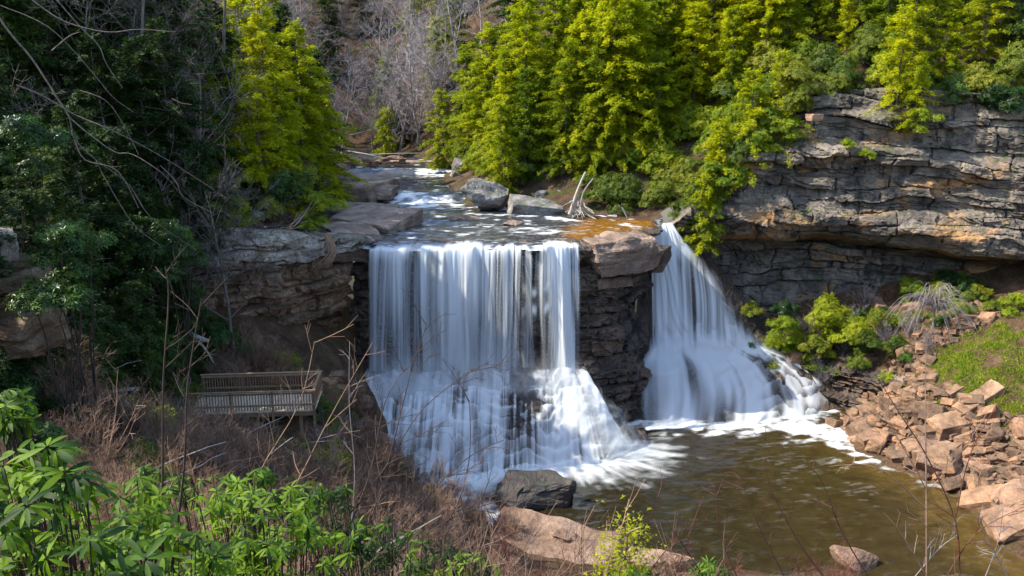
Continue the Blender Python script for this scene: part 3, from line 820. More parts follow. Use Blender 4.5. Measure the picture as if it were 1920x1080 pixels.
for (x, y, s), z in zip(scree_spots, zz):
    me = random.choice(talus_meshes)
    put_rock(me, 'scree_rock', (x, y, z + 0.12 * s), (random.uniform(-0.5, 0.5), random.uniform(-0.6, 0.3), random.uniform(0, 6.3)), M['talus'],
             scree_label(x, y, s), 'rock', 'rubble rocks on the right bank', s)
# stones along the upper left river edge
for k in range(26):
    x = random.uniform(-21, -13); y = 101 + random.uniform(-3, 4)
    put_rock(random.choice(talus_meshes), 'river_stone', (x, y, 15.6 + random.uniform(-0.1, 0.4)), (0, 0, random.uniform(0, 6.3)), M['grey_boulder'],
             'rounded grey stone on the far left river edge', 'stone', 'stones on the far river edge', random.uniform(0.6, 1.3))
# fallen blocks at the foot of the left cliff and the left bank
for k in range(20):
    t = random.random()
    x = -17 + 7.5 * t + random.uniform(-1, 1); y = 48.5 + 6.5 * t + random.uniform(-2.2, 0.2)
    put_rock(random.choice(talus_meshes), 'fallen_rock', (x, y, gz(x, y, False) + 0.1), (random.uniform(-.3, .3), random.uniform(-.3, .3), random.uniform(0, 6.3)), M['slab'],
             'brown fallen rock on the shelf below the left cliff', 'rock', 'fallen rocks below the left cliff', random.uniform(0.5, 1.2))

# ------------------------------------------------------------------ water: river
CREST = np.array([(-11, 59.8), (-9.8, 59.4), (-6, 59.2), (-2.6, 59.5), (1.5, 59.4), (3, 59.6), (4.8, 60.0), (5.4, 61.8), (9.6, 65.2), (11.2, 66.6), (12.0, 68.2), (12.3, 69.2), (14, 71)])
X, Y = np.meshgrid(np.arange(-27, 14, 0.14), np.arange(58.8, 122, 0.16))
crestY = np.interp(X, CREST[:, 0], CREST[:, 1]) + (0.38 * noise(X * 0.55, 0, 0, 33) + 0.16 * noise(X * 1.7, 0, 0, 34)) * (X < 5)
wv = fbm(X * 0.35, Y * 0.35, 0, 4, 41)
yr1 = 78.5 + wv * 1.2 - 0.12 * (X + 8)
yr2 = 95.5 + wv * 1.0
yr0 = 68.0 + wv * 1.4 + 0.25 * np.abs(X + 4)
ZW = 13.86 + 0.12 * sstep(60, 66, Y) + 0.18 * sstep(0, 1.2, Y - yr0) + 0.75 * sstep(0, 3.0, Y - yr1) + 0.5 * sstep(0, 1.6, Y - yr2) + 0.008 * np.clip(Y - 80, 0, 60)
ZW += fbm(X * 0.9, Y * 1.2, 0, 4, 42) * 0.09 + 0.03 * noise(X * 2.5, Y * 3.5, 0, 43)
dl = Y - crestY
ZW += -0.28 * (1 - sstep(0, 1.6, dl))
dome = np.exp(-(((X - 7.2) / 4.2) ** 2 + ((Y - 66.2) / 2.4) ** 2))
ZW += 0.12 * dome
str_ = fbm(X * 0.8, Y * 2.2, 0, 5, 44)
foam = sstep(-0.15, 0.4, str_ + 0.55 * np.exp(-((Y - yr1 - 1.0) / 1.8) ** 2) * (0.2 + 1.0 * sstep(-13, -10.5, X) * (1 - sstep(-4.5, -3, X))) - 0.45 + 0.35 * np.exp(-((Y - yr1 + 2.0) / 1.6) ** 2) * sstep(-14, -8, X))
foam = np.maximum(foam, sstep(0.0, 0.35, str_ * 0.8 - 0.25 + 0.6 * np.exp(-((Y - yr2 - .5) / 1.4) ** 2) * np.exp(-((X + 9) / 3.2) ** 2)))
foam = np.maximum(foam, sstep(0.05, 0.4, str_ + 0.34 * np.exp(-((Y - yr0 - .3) / 0.9) ** 2) - 0.38) * 0.7)
foam = np.maximum(foam, 0.7 * sstep(0.02, 0.4, str_ * 0.9 - 0.32 + 0.5 * np.exp(-((Y - (71.5 - 0.35 * (X - 0))) / 0.9) ** 2) * sstep(-6, -2, X) * (1 - sstep(6, 9, X))))
foam = np.maximum(foam, (1 - sstep(0.0, 0.9, dl + noise(X * 2.2, Y * 0.3, 0, 45) * 0.5)) * (1 - sstep(4.6, 5.4, X)) * 0.85)
for fx, fy, fl, fw in ((2.2, 64.2, 2.6, 0.55), (3.4, 61.4, 1.5, 0.7), (1.0, 66.0, 2.4, 0.5)):
    foam = np.maximum(foam, sstep(-0.2, 0.35, str_ + 0.9 * np.exp(-((X - fx) / fl) ** 2 - ((Y - fy) / fw) ** 2) - 0.55) * 0.75)
foam = np.maximum(foam, 0.25 * sstep(0.15, 0.6, fbm(X * 1.3, Y * 3.0, 2, 5, 46)) * (Y < 68))
sh = sstep(3.0, 6.0, X - 0.15 * (Y - 66) + fbm(X * 0.6, Y * 0.6, 0, 3, 47) * 1.2) * (1 - sstep(69.5, 73, Y)) + 0.04
keep = (Y > crestY) & ((X < 12.7) | (Y < 69.0))
structure(grid('river', X, Y, ZW, M['river'], keep=keep, attrs={'foam': np.clip(foam, 0, 1), 'shallow': np.clip(sh, 0, 1)}), 'dark river running over slabs to the crest of the falls')

# ------------------------------------------------------------------ water: pool
X, Y = np.meshgrid(np.arange(-12, 36, 0.125), np.arange(36.5, 68, 0.125))
def dseg(X, Y, pts):
    best = np.full(X.shape, 1e9)
    for (ax, ay), (bx, by) in zip(pts[:-1], pts[1:]):
        dx, dy = bx - ax, by - ay
        t = np.clip(((X - ax) * dx + (Y - ay) * dy) / (dx * dx + dy * dy), 0, 1)
        best = np.minimum(best, np.hypot(X - ax - t * dx, Y - ay - t * dy))
    return best
baseL = [(-9, 51.5), (-5, 50.6), (0, 52.2), (3, 53.0), (6.5, 53.6), (8.6, 55.4)]
baseR = [(10.4, 60.6), (14, 60.0), (17.6, 59.8), (21.5, 61.5), (24, 63.5), (26, 65.5)]
dL, dR = dseg(X, Y, baseL), dseg(X, Y, baseR)
# radial streaks for the left plunge
ang = np.arctan2(Y - 56.5, X - 3.5)
rad = np.hypot(Y - 56.5, X - 3.5)
stL = fbm(ang * 14, rad * 0.5, 0, 4, 51)
stG = fbm(X * 0.9 + Y * 0.5, Y * 1.6 - X * 0.5, 0, 5, 52)
foam = 0.92 * sstep(-0.1, 1.25, 1.15 - dL / 3.2 + stL * 0.6 + stG * 0.4)
foam = np.maximum(foam, sstep(0, 1, 1.3 - dseg(X, Y, [(-8, 51), (-5.5, 49), (-3.5, 47), (-1, 45.2)]) / 2.3 + stG * 0.9))
foam = np.maximum(foam, sstep(0, 1, 0.9 - dR / 2.2 + stG * 1.0))
foam = np.maximum(foam, 0.9 * sstep(-0.1, 1.2, 1.2 - dseg(X, Y, [(20, 60.5), (23, 59.3), (24, 57.3), (25, 55.6)]) / 1.9 + stG * 1.9))
foam = np.maximum(foam, 0.5 * sstep(0, 1, 0.9 - dseg(X, Y, [(25, 55.6), (26, 53), (28, 50)]) / 0.8 + stG * 1.5))
speck = fbm(X * 1.4 + Y * 0.8, Y * 3.4 - X * 0.9, 0, 5, 53)
region = sstep(46, 50, Y - 0.0 * X) * sstep(13, 19, X)
fine = fbm(X * 1.1 + Y * 0.5, Y * 7.0 - X * 1.6, 0, 4, 55)
foam = np.maximum(foam, 0.09 * sstep(0.16, 0.6, fine + 0.10 * region) * sstep(-0.1, 0.35, stG + 0.05) * (0.35 + 0.65 * region))
shal = 0.75 * sstep(0, 1, 1.1 - dseg(X, Y, [(24.5, 56.5), (26.3, 51.8), (28.5, 48), (27, 43), (29, 38)]) / 4.5 + stG * 0.4) + 0.28 * sstep(8, 20, X)
ZP = fbm(X * 0.8, Y * 1.0, 0, 4, 54) * 0.06 + 0.25 * np.exp(-dL / 1.4) + 0.15 * np.exp(-dR / 1.0) + speck * 0.025
structure(grid('pool_water', X, Y, ZP, M['pool'], attrs={'foam': np.clip(foam, 0, 1) * 0.86, 'shallow': np.clip(shal, 0, 1)}), 'brown plunge pool with white foam at the foot of the falls')

# ------------------------------------------------------------------ water: left curtain
def curtain(name, x0, x1, crest_off, front, seed, densf, zbot=4.4, fwd=1.7, nv=90, du=0.032, relief=0.16):
    U = np.arange(x0, x1, du)
    v = np.linspace(0, 1, nv)
    UU, VV = np.meshgrid(U, v, indexing='ij')
    cyy = np.interp(U, CREST[:, 0], CREST[:, 1]) - crest_off
    lip = 0.12
    t = np.clip((VV - lip) / (1 - lip), 0, 1)
    back = np.clip((lip - VV) / lip, 0, 1)
    cyy = cyy + 0.38 * noise(U * 0.55, 0, 0, 33) + 0.16 * noise(U * 1.7, 0, 0, 34)
    ztop = 13.70 + noise(UU * 0.7, 0, 0, 35) * 0.22 + noise(UU * 3.1, 0, 0, seed + 1) * 0.05
    zb = zbot + noise(UU * 0.6, 5, 0, seed + 2) * 0.3
    drop = t ** 1.25
    ZZ = ztop + (zb - ztop) * drop + 0.16 * back
    fw = fwd * np.sqrt(np.maximum(drop, 0)) * (0.75 + 0.25 * noise(UU * 0.5, 1, 0, seed + 3)) - 0.10
    fw = np.where(VV < lip, -1.5 * back - 0.10, fw)
    rl = noise(UU * 2.4, t * 1.2, 0, seed + 4) * relief + noise(UU * 6.5, t * 1.6, 0, seed + 5) * relief * 0.5 + noise(UU * 0.9, t * 2.0, 1, seed + 6) * relief * 1.4
    YY = cyy[:, None] - fw - rl * (0.25 + 0.9 * t) - front
    XX = UU + (UU * 0.022) * t + noise(UU * 1.1, t * 2, 0, seed + 7) * 0.06
    D = np.clip(densf(UU, t, VV, 14 - (14 - zb) * drop), 0, 1)
    D *= sstep(0.0, 0.10, VV)
    return grid(name, XX, YY, ZZ, M['falls'], attrs={'dens': D}, flip=True)

def streak(U, t, f, seed, tf=0.7):
    return noise(U * f, t * tf, 0, seed)
def dens_main(U, t, VV, z):
    Uw = U + 0.25 * noise(U * 0.9, t * 2.5, 0, 59) * t
    cal = 0.55 + 0.45 * sstep(-3.5, -0.5, U + noise(U * 0.5, 3, 0, 58))
    s = 0.62 * streak(Uw, t, 0.85, 61) + 0.50 * streak(Uw, t, 2.6, 62) + cal * (0.36 * streak(Uw, t, 7.5, 63) + 0.2 * streak(Uw, t, 17.0, 64))
    bias = 0.66 - 0.30 * sstep(-0.8, 0.4, U) - 0.28 * sstep(0.2, 1.5, U) - 0.12 * sstep(-4, -1, U)
    bias = bias + 0.30 * (1 - sstep(0, 0.16, t)) * (1 - sstep(2.6, 3.0, U)) + 0.10 * sstep(1.4, 2.2, U)
    # rock shows in the middle height, water regroups lower down
    bias = bias - 0.14 * np.exp(-((t - 0.62) / 0.22) ** 2) + 0.10 * sstep(0.85, 1, t)
    d = sstep(0.08, 1.0, bias + s * 0.75) * 0.93
    d = d * sstep(-10.15, -9.7, U + 0.15 * streak(U, t, 4, 60)) 
    # ledges catching water at the thin right part
    led = np.exp(-(((z - 9.6 + 0.25 * streak(U, t, 1.5, 67)) / 0.35) ** 2)) + np.exp(-(((z - 11.2 + .3 * streak(U, t, 1.8, 68)) / 0.3) ** 2))
    d = np.maximum(d, 0.75 * led * sstep(0.6, 1.2, U) * (1 - sstep(2.6, 3.1, U)) * sstep(-.3, .3, streak(U, t, 2.5, 69, .1)))
    d = d * (1 - sstep(0.82 + 0.08 * streak(U, t, 2.0, 66, 0.01), 1.0, t))
    return d * (1 - sstep(2.5, 3.0, U))
structure(curtain('waterfall', -10.2, 3.2, 0.0, 0.0, 60, dens_main, 3.3, 2.1), 'wide silky white curtain of the left fall')
def dens_back(U, t, VV, z):
    s = 0.5 * streak(U, t, 0.9, 71) + 0.5 * streak(U, t, 4.5, 72) + 0.3 * streak(U, t, 13, 73)
    bias = 0.46 - 0.22 * sstep(-0.5, 1.2, U)
    return sstep(0.05, 1.1, bias + s * 0.7) * 0.72 * sstep(-10.1, -9.6, U) * (1 - sstep(2.4, 3, U))
structure(curtain('waterfall', -10.1, 3.2, -0.05, -0.45, 70, dens_back, 4.5, 1.4), 'thin inner veil of water behind the left fall')
def dens_jet(U, t, VV, z):
    c = 3.25 + 0.55 * t
    wd = 0.55 + 0.25 * t
    core = np.exp(-((U - c) / wd) ** 2)
    s = 0.45 * streak(U, t, 3.0, 81) + 0.4 * streak(U, t, 9.0, 82) + 0.25 * streak(U, t, 20, 83)
    d = sstep(0.1, 0.8, core * 1.5 + s * 0.40)
    # the thin sheet right of the jet
    side = sstep(3.5, 3.7, U) * (1 - sstep(4.72, 4.95, U)) * (1 - 0.75 * sstep(0.25, 0.75, t))
    d = np.maximum(d, side * sstep(-0.15, 0.6, 0.25 + s) * 0.8)
    # the curtain joining the jet from the left
    sl_ = sstep(1.9, 2.4, U) * (1 - sstep(3.0, 3.3, U)) * (1 - 0.8 * sstep(0.2, 0.6, t))
    d = np.maximum(d, sl_ * sstep(-0.2, 0.6, 0.15 + s) * 0.75)
    return d
structure(curtain('waterfall', 1.9, 5.0, 0.0, 0.25, 80, dens_jet, 4.2, 2.2, relief=0.22), 'bright white jet at the right end of the left fall')

# ------------------------------------------------------------------ lower cascade
X, Y = np.meshgrid(np.arange(-11.3, 9.8, 0.07), np.arange(49.5, 59.5, 0.06))
bl = np.array(baseL + [(10.5, 57.5)])
yb = np.interp(X, bl[:, 0], bl[:, 1]) - 0.2
ytop = 57.5 + 0 * X
sfl = np.clip((ytop - Y) / (ytop - yb), -0.3, 1.3)
wp = fbm(X * 0.42, Y * 0.3, 0, 4, 91) * 0.26 + 0.05 * np.where(hsh(X * 0.9 + 0.4 * noise(X, Y, 0, 192), Y * 0.45, 0, 193) > 0.5, 1.0, -1.0) * sstep(0.0, 0.3, fbm(X * 0.5, Y * 0.5, 3, 3, 194) + 0.1)
nst = 8.0
nstv = 7.0 + 2.0 * fbm(X * 0.22, Y * 0.1, 5, 2, 195)
def stepped(s, sharp):
    q = (s + wp) * nstv
    f = q - np.floor(q)
    return (np.floor(q) + sstep(0.5 - sharp, 0.5 + sharp, f)) / nstv - wp * 0.4
base = 4.9 * (1 - np.clip(0.25 * np.clip(sfl, 0, 1.2) + 0.75 * stepped(np.clip(sfl, 0, 1.2), 0.30), 0, 1.1))
right_fall = 1 - sstep(0.0, 1.0, (X - 5.7 - 3.1 * np.clip(sfl, 0, 1.1)) / 1.0 + 0.5)
mound = 1.0 * np.exp(-((X - 4.6 - 1.2 * sfl) / 2.0) ** 2 - ((sfl - 0.35) / 0.4) ** 2)
rockz = base - 0.35 * sstep(2.0, 3.2, X) + fbm(X * 1.5, Y * 1.5, 0, 5, 92) * 0.22 + np.where(hsh(X * 1.3, Y * 1.8, 0, 93) > 0.5, 0.15, 0) - 0.12
left_end = sstep(-10.9, -10.2, X - 0.28 * (57.5 - Y))
rockz = np.where(sfl < 0, np.maximum(rockz, 4.6), rockz)
rockz = rockz * (0.25 + 0.75 * right_fall) - (1 - right_fall) * 0.9 - (1 - left_end) * 0.6
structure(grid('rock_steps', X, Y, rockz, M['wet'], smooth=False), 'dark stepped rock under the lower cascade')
smooth_base = 4.9 * (1 - np.clip(0.62 * np.clip(sfl, 0, 1.2) + 0.38 * stepped(np.clip(sfl, 0, 1.2), 0.45), 0, 1.1))
wz = np.maximum(smooth_base, base) * 0.6 + smooth_base * 0.4 + 0.26 + mound * 0.7 + fbm(X * 1.3, (57.5 - Y) * 0.25, 0, 2, 94) * 0.12 + noise(X * 4.5, Y * 0.3, 0, 95) * 0.04
wz = wz * (0.25 + 0.75 * right_fall) - (1 - right_fall) * 0.6 - (1 - left_end) * 0.4
st = 0.75 * fbm(X * 1.1 + 0.25 * (Y - 57) * np.sign(X - 4) * sstep(2, 6, np.abs(X - 0)), Y * 0.32, 0, 3, 96) + 0.42 * noise(X * 5.0 + 0.3 * wp, Y * 0.4, 0, 97) + 0.30 * noise(X * 12, Y * 0.5, 0, 98)
fan = np.arctan2(X - 3.9, 58.6 - Y)
stf = 0.55 * noise(fan * 4.5, sfl * 0.9, 0, 196) + 0.42 * noise(fan * 13, sfl * 1.0, 0, 197) + 0.28 * noise(fan * 34, sfl * 1.3, 0, 198)
wf = sstep(2.2, 3.6, X)
st = st * (1 - wf) + stf * wf
net = sstep(0.0, 0.25, noise(X * 2.4 + 0.8 * noise(X, Y * 2, 0, 199), Y * 3.2, 0, 200) + 0.1) 
bias = 0.56 - (0.12 + 0.34 * net + 0.2 + 0.25 * noise(X * 2.2, Y * 2.6, 0, 191)) * np.exp(-((X - 1.2) / 1.9) ** 2 - ((sfl - 0.32) / 0.30) ** 2) - 0.25 * np.exp(-((X - 0.9) / 1.4) ** 2 - ((sfl - 0.75) / 0.25) ** 2) - 0.30 * np.exp(-((X + 1.0) / 1.6) ** 2 - ((sfl - 0.05) / 0.12) ** 2) - 0.18 * np.exp(-((X + 8.6) / 1.2) ** 2)
bias = bias + 0.35 * np.exp(-((X - 4.7 - 1.6 * sfl) / 1.7) ** 2)
qf = (sfl + wp) * nstv
edge = np.abs((qf - np.floor(qf)) - 0.5)
D = sstep(0.0, 0.9, bias + 0.06 + st * 0.72 + 0.26 * (0.5 - (qf - np.floor(qf))))
D = D * sstep(-0.25, 0.35, right_fall + 0.35 * st - 0.25) * right_fall ** 0.6 * sstep(-0.12, 0.16, sfl + .08 * st) * left_end
D = D * (1 - sstep(1.08, 1.25, sfl))
keep = D > 0.004
structure(grid('waterfall_cascade', X, Y, wz, M['falls'], keep=keep, attrs={'dens': np.clip(D, 0, 1) * 0.97}), 'white cascade tumbling over steps below the left fall')
for k in range(3):
    U_, V_ = np.meshgrid(np.arange(-10.2, 5.4, 0.08), np.linspace(0, 1, 30), indexing='ij')
    yy_ = 57.0 - 0.35 * k - 0.5 * (1 - V_) + 0.25 * noise(U_ * 0.8, V_ * 2, k, 140)
    zz_ = 3.2 - 0.35 * k + (3.9 + 0.7 * noise(U_ * 0.45, 0, k, 141)) * V_
    dd = 0.46 * sstep(0, 0.3, V_) * (1 - sstep(0.3, 1.0, V_)) * sstep(-0.5, 0.5, fbm(U_ * 0.7, V_ * 1.2, k, 4, 142 + k) + 0.15)
    dd *= sstep(-10.2, -8.8, U_) * (1 - sstep(3.9, 5.3, U_)) * (1 - 0.6 * np.exp(-((U_ - 1.2) / 1.4) ** 2))
    structure(grid('water_spray', U_, yy_, zz_, M['falls'], attrs={'dens': dd}, flip=True), 'drifting white spray along the ledge under the left fall')
# spray rising in front of the plunge: soft shells
def shell(name, cx, cyy, cz, rx, ry, rz, a, seed):
    th = np.linspace(0, math.pi, 60)
    ph = np.linspace(0, math.pi, 40)
    T, P = np.meshgrid(th, ph, indexing='ij')
    r = 1 + 0.12 * fbm(T * 3, P * 3, seed, 3, seed)
    XX = cx + rx * r * np.cos(T) * np.sin(P)
    YY = cyy - ry * r * np.sin(T) * np.sin(P)
    ZZ = cz + rz * r * np.cos(P)
    fac = np.sin(T) * np.sin(P)
    d = a * sstep(0.25, 1.0, fac + 0.25 * noise(T * 10, P * 1.5, 0, seed + 1))
    d *= sstep(0, 0.9, P) * (1 - sstep(2.3, 3.1, P) * 0.6)
    return grid(name, XX, YY, ZZ, M['falls'], attrs={'dens': d})
for k, (sx, sy, sz, rx, ry, rz, a) in enumerate([(5.6, 56.0, 2.0, 2.7, 2.0, 2.2, 0.30), (4.9, 56.4, 3.0, 1.7, 1.4, 2.6, 0.34), (6.6, 55.6, 1.0, 3.0, 1.8, 1.6, 0.26), (-4.5, 54.4, 1.5, 4.6, 2.8, 2.6, 0.26), (7.6, 55.0, 0.6, 2.6, 1.6, 1.3, 0.26), (4.6, 56.2, 1.6, 1.4, 1.4, 3.6, 0.25)]):
    o = shell('water_spray', sx, sy, sz, rx, ry, rz, a, 300 + k)
    structure(o, 'soft white spray where the falls strike the steps')

# ------------------------------------------------------------------ right fall
rows = [  # (left px,py,D), (middle), (right)
    ((1222, 421, 69.6), (1244, 417, 70.0), (1262, 416, 70.4)),
    ((1222, 436, 68.6), (1250, 432, 68.9), (1276, 440, 69.2)),
    ((1221, 475, 68.0), (1256, 473, 68.2), (1312, 478, 68.6)),
    ((1220, 530, 67.3), (1270, 520, 67.5), (1352, 520, 68.2)),
    ((1220, 600, 66.2), (1292, 600, 66.4), (1392, 588, 67.4)),
    ((1215, 648, 65.2), (1340, 650, 65.6), (1452, 645, 67.0)),
    ((1200, 690, 63.6), (1385, 690, 64.6), (1540, 682, 66.6)),
    ((1200, 735, 62.2), (1405, 745, 62.4), (1592, 718, 66.0)),
    ((1206, 799, 60.2), (1400, 806, 59.6), (1606, 762, 64.6)),
]
Pr = np.array([[atd(*c) for c in r] for r in rows])        # rows x 3 x 3
nu, nvv = 230, 240
tu = np.linspace(0, 1, nu)
tv = np.linspace(0, len(rows) - 1, nvv)
def cubic(P, t):
    n = len(P)
    i = np.clip(np.floor(t).astype(int), 0, n - 2)
    f = (t - i)[:, None, None]
    g = lambda k: P[np.clip(k, 0, n - 1)]
    p0, p1, p2, p3 = g(i - 1), g(i), g(i + 1), g(i + 2)
    return 0.5 * (2 * p1 + (p2 - p0) * f + (2 * p0 - 5 * p1 + 4 * p2 - p3) * f ** 2 + (3 * p1 - p0 - 3 * p2 + p3) * f ** 3)
C = cubic(Pr, tv)                                           # nv x 3 x 3
b0 = (2 * (tu - 0.5) * (tu - 1))[:, None, None]
b1 = (4 * tu * (1 - tu))[:, None, None]
b2 = (2 * tu * (tu - 0.5))[:, None, None]
S = b0 * C[None, :, 0] + b1 * C[None, :, 1] + b2 * C[None, :, 2]   # nu x nv x 3
UU, VV = np.meshgrid(tu, tv, indexing='ij')
width = np.linalg.norm(C[:, 2] - C[:, 0], axis=1)[None, :]
W = UU * width
low = sstep(3.5, 5.0, VV)
stp = np.sin((VV * 2.1 + fbm(W * 0.35, VV * 0.3, 0, 3, 101) * 1.6 + UU * 1.5) * 2 * math.pi * 0.5)
bulge = stp * 0.28 * low * (1 - sstep(0.8, 0.97, UU))
rel = bulge * 0.45 + noise(UU * 9, VV * 0.35, 0, 102) * 0.10 * low + noise(UU * 26, VV * 0.35, 0, 103) * 0.05 + fbm(W * 0.6, VV * 0.7, 0, 2, 104) * 0.12 * low
SX, SY, SZ = S[..., 0], S[..., 1] - rel, S[..., 2] + rel * 0.3
XW = SX + 0.15 * noise(VV * 0.8, SX * 0.5, 0, 113)
s_up = 0.5 * noise(XW * 1.1, VV * 0.22, 0, 105) + 0.42 * noise(XW * 3.2, VV * 0.25, 0, 106) + 0.3 * noise(XW * 8, VV * 0.3, 0, 107)
s_lo = 0.6 * noise(UU * 5.5, VV * 0.35, 0, 112) + 0.45 * noise(UU * 17, VV * 0.35, 0, 114) + 0.32 * noise(UU * 42, VV * 0.45, 0, 115)
mixl = sstep(4.6, 5.6, VV)
s = s_up * (1 - mixl) + s_lo * mixl
# main stream on the left, thinner veils over ledges to its right
vr = sstep(0.42, 0.62, UU) * sstep(1.6, 2.6, VV) * (1 - sstep(4.4, 5.2, VV))
qv = VV * 1.7 + 1.5 * fbm(XW * 0.6, VV * 0.5, 0, 4, 111) + UU * 1.2
fq = qv - np.floor(qv)
d = 0.86 - 0.26 * vr + 0.20 * vr * (0.5 - fq) * sstep(-0.3, 0.4, noise(XW * 1.4, VV * 0.8, 0, 116))
d = d - mixl * (0.20 + 0.10 * np.exp(-((UU - 0.30) / 0.12) ** 2) * sstep(5.8, 7.0, VV)) + mixl * sstep(0.35, 0.75, UU) * 0.42 * (0.5 - fq)
d = d + 0.22 * np.exp(-((VV - 5.2) / 0.5) ** 2) * (1 - sstep(0.6, 0.9, UU))
d = d + s * (0.62 + 0.18 * mixl)
d -= 0.34 * (1 - sstep(0.02, 0.16, UU)) * sstep(4.6, 5.4, VV)                # rivulets over dark rock at the left foot
d -= 0.30 * np.exp(-((UU - 0.12) / 0.05) ** 2 - ((VV - 6.9) / 0.9) ** 2)
d -= 0.26 * np.exp(-((UU - 0.93) / 0.10) ** 2) * sstep(5.2, 6.0, VV)
D = sstep(0.08, 1.0, d) * 0.96
en = 0.03 * s
D *= sstep(0.0, 0.06, UU + en) * (1 - sstep(0.84, 0.99, UU + en * 2.5)) * sstep(0, 0.35, VV)
structure(grid('waterfall', SX, SY, SZ, M['falls'], attrs={'dens': np.clip(D, 0, 1)}, flip=True), 'narrow right fall widening into a broad white fan')
# rock under it
S2 = S.copy()
ext = (UU - 0.5) * 0.30 * width
rx_ = S2[..., 0] + ext + np.where(UU > 0.85, (UU - 0.85) * 14 * sstep(3, 5, VV), 0)
ry_ = S2[..., 1] - bulge + 0.42 + fbm(W * 1.2, VV * 1.5, 0, 5, 108) * 0.35 + np.where(UU > 0.85, (UU - 0.85) * 10, 0)
rz_ = S2[..., 2] - 0.30 + np.round(fbm(W * 0.7, VV * 1.6, 2, 3, 109) * 3) * 0.10
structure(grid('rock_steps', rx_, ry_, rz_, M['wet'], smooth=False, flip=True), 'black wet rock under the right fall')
# thin side streams right of it
for k, (a, b, c) in enumerate([((1590, 690), (1598, 745), 65.4), ((1555, 690), (1568, 740), 65.6)]):
    p0, p1 = atd(*a, c + 0.3), atd(*b, c - 0.9)
    U_, V_ = np.meshgrid(np.linspace(0, 1, 24), np.linspace(0, 1, 40), indexing='ij')
    wd = 0.35 + 0.55 * V_
    XX = p0[0] + (p1[0] - p0[0]) * V_ + (U_ - 0.5) * wd
    YY = p0[1] + (p1[1] - p0[1]) * V_ ** 0.7
    ZZ = p0[2] + (p1[2] - p0[2]) * V_ ** 1.3
    dd = 0.8 * sstep(0.0, 0.7, 0.45 + 0.7 * noise(U_ * 6, V_ * 1.0, k, 120)) * sstep(0, 0.3, U_) * (1 - sstep(0.7, 1, U_)) * sstep(0, .1, V_)
    structure(grid('side_stream', XX, YY, ZZ, M['falls'], attrs={'dens': dd}, flip=True), 'thin white side stream on the dark rock right of the fall')
# low dark ledge right of the fan
cliff_low = cliff('rock_ledge_wall', [(20.4, 68.4), (22.6, 66.6), (25.0, 64.8), (27.2, 62.8), (29.2, 61.2)], -0.5, [4.6, 3.9, 3.3, 3.0, 3.2], M['wet'], lambda u, s, z, zt: -0.3 * z * 0.4, 0.09, 0.08, 0.5, 0.5, 1.2, 57, 0.02, 2.0, 0.5, 0.1)
structure(cliff_low, 'low black wet ledge wall right of the fan of water')

GR_KEEP = [(29, 52), (31, 51), (40, 50), (40, 58), (37.5, 61.5), (30, 60.6)]
BRUSH_KEEP = [(-9.6, 52), (-6.5, 48.6), (-1.2, 43.4), (-1.0, 30), (-14, 26), (-19.8, 36), (-20, 44), (-17, 48), (-13, 51.5)]
# ------------------------------------------------------------------ vegetation meshes
def nrm(v):
    return v / (np.linalg.norm(v, axis=-1, keepdims=True) + 1e-9)

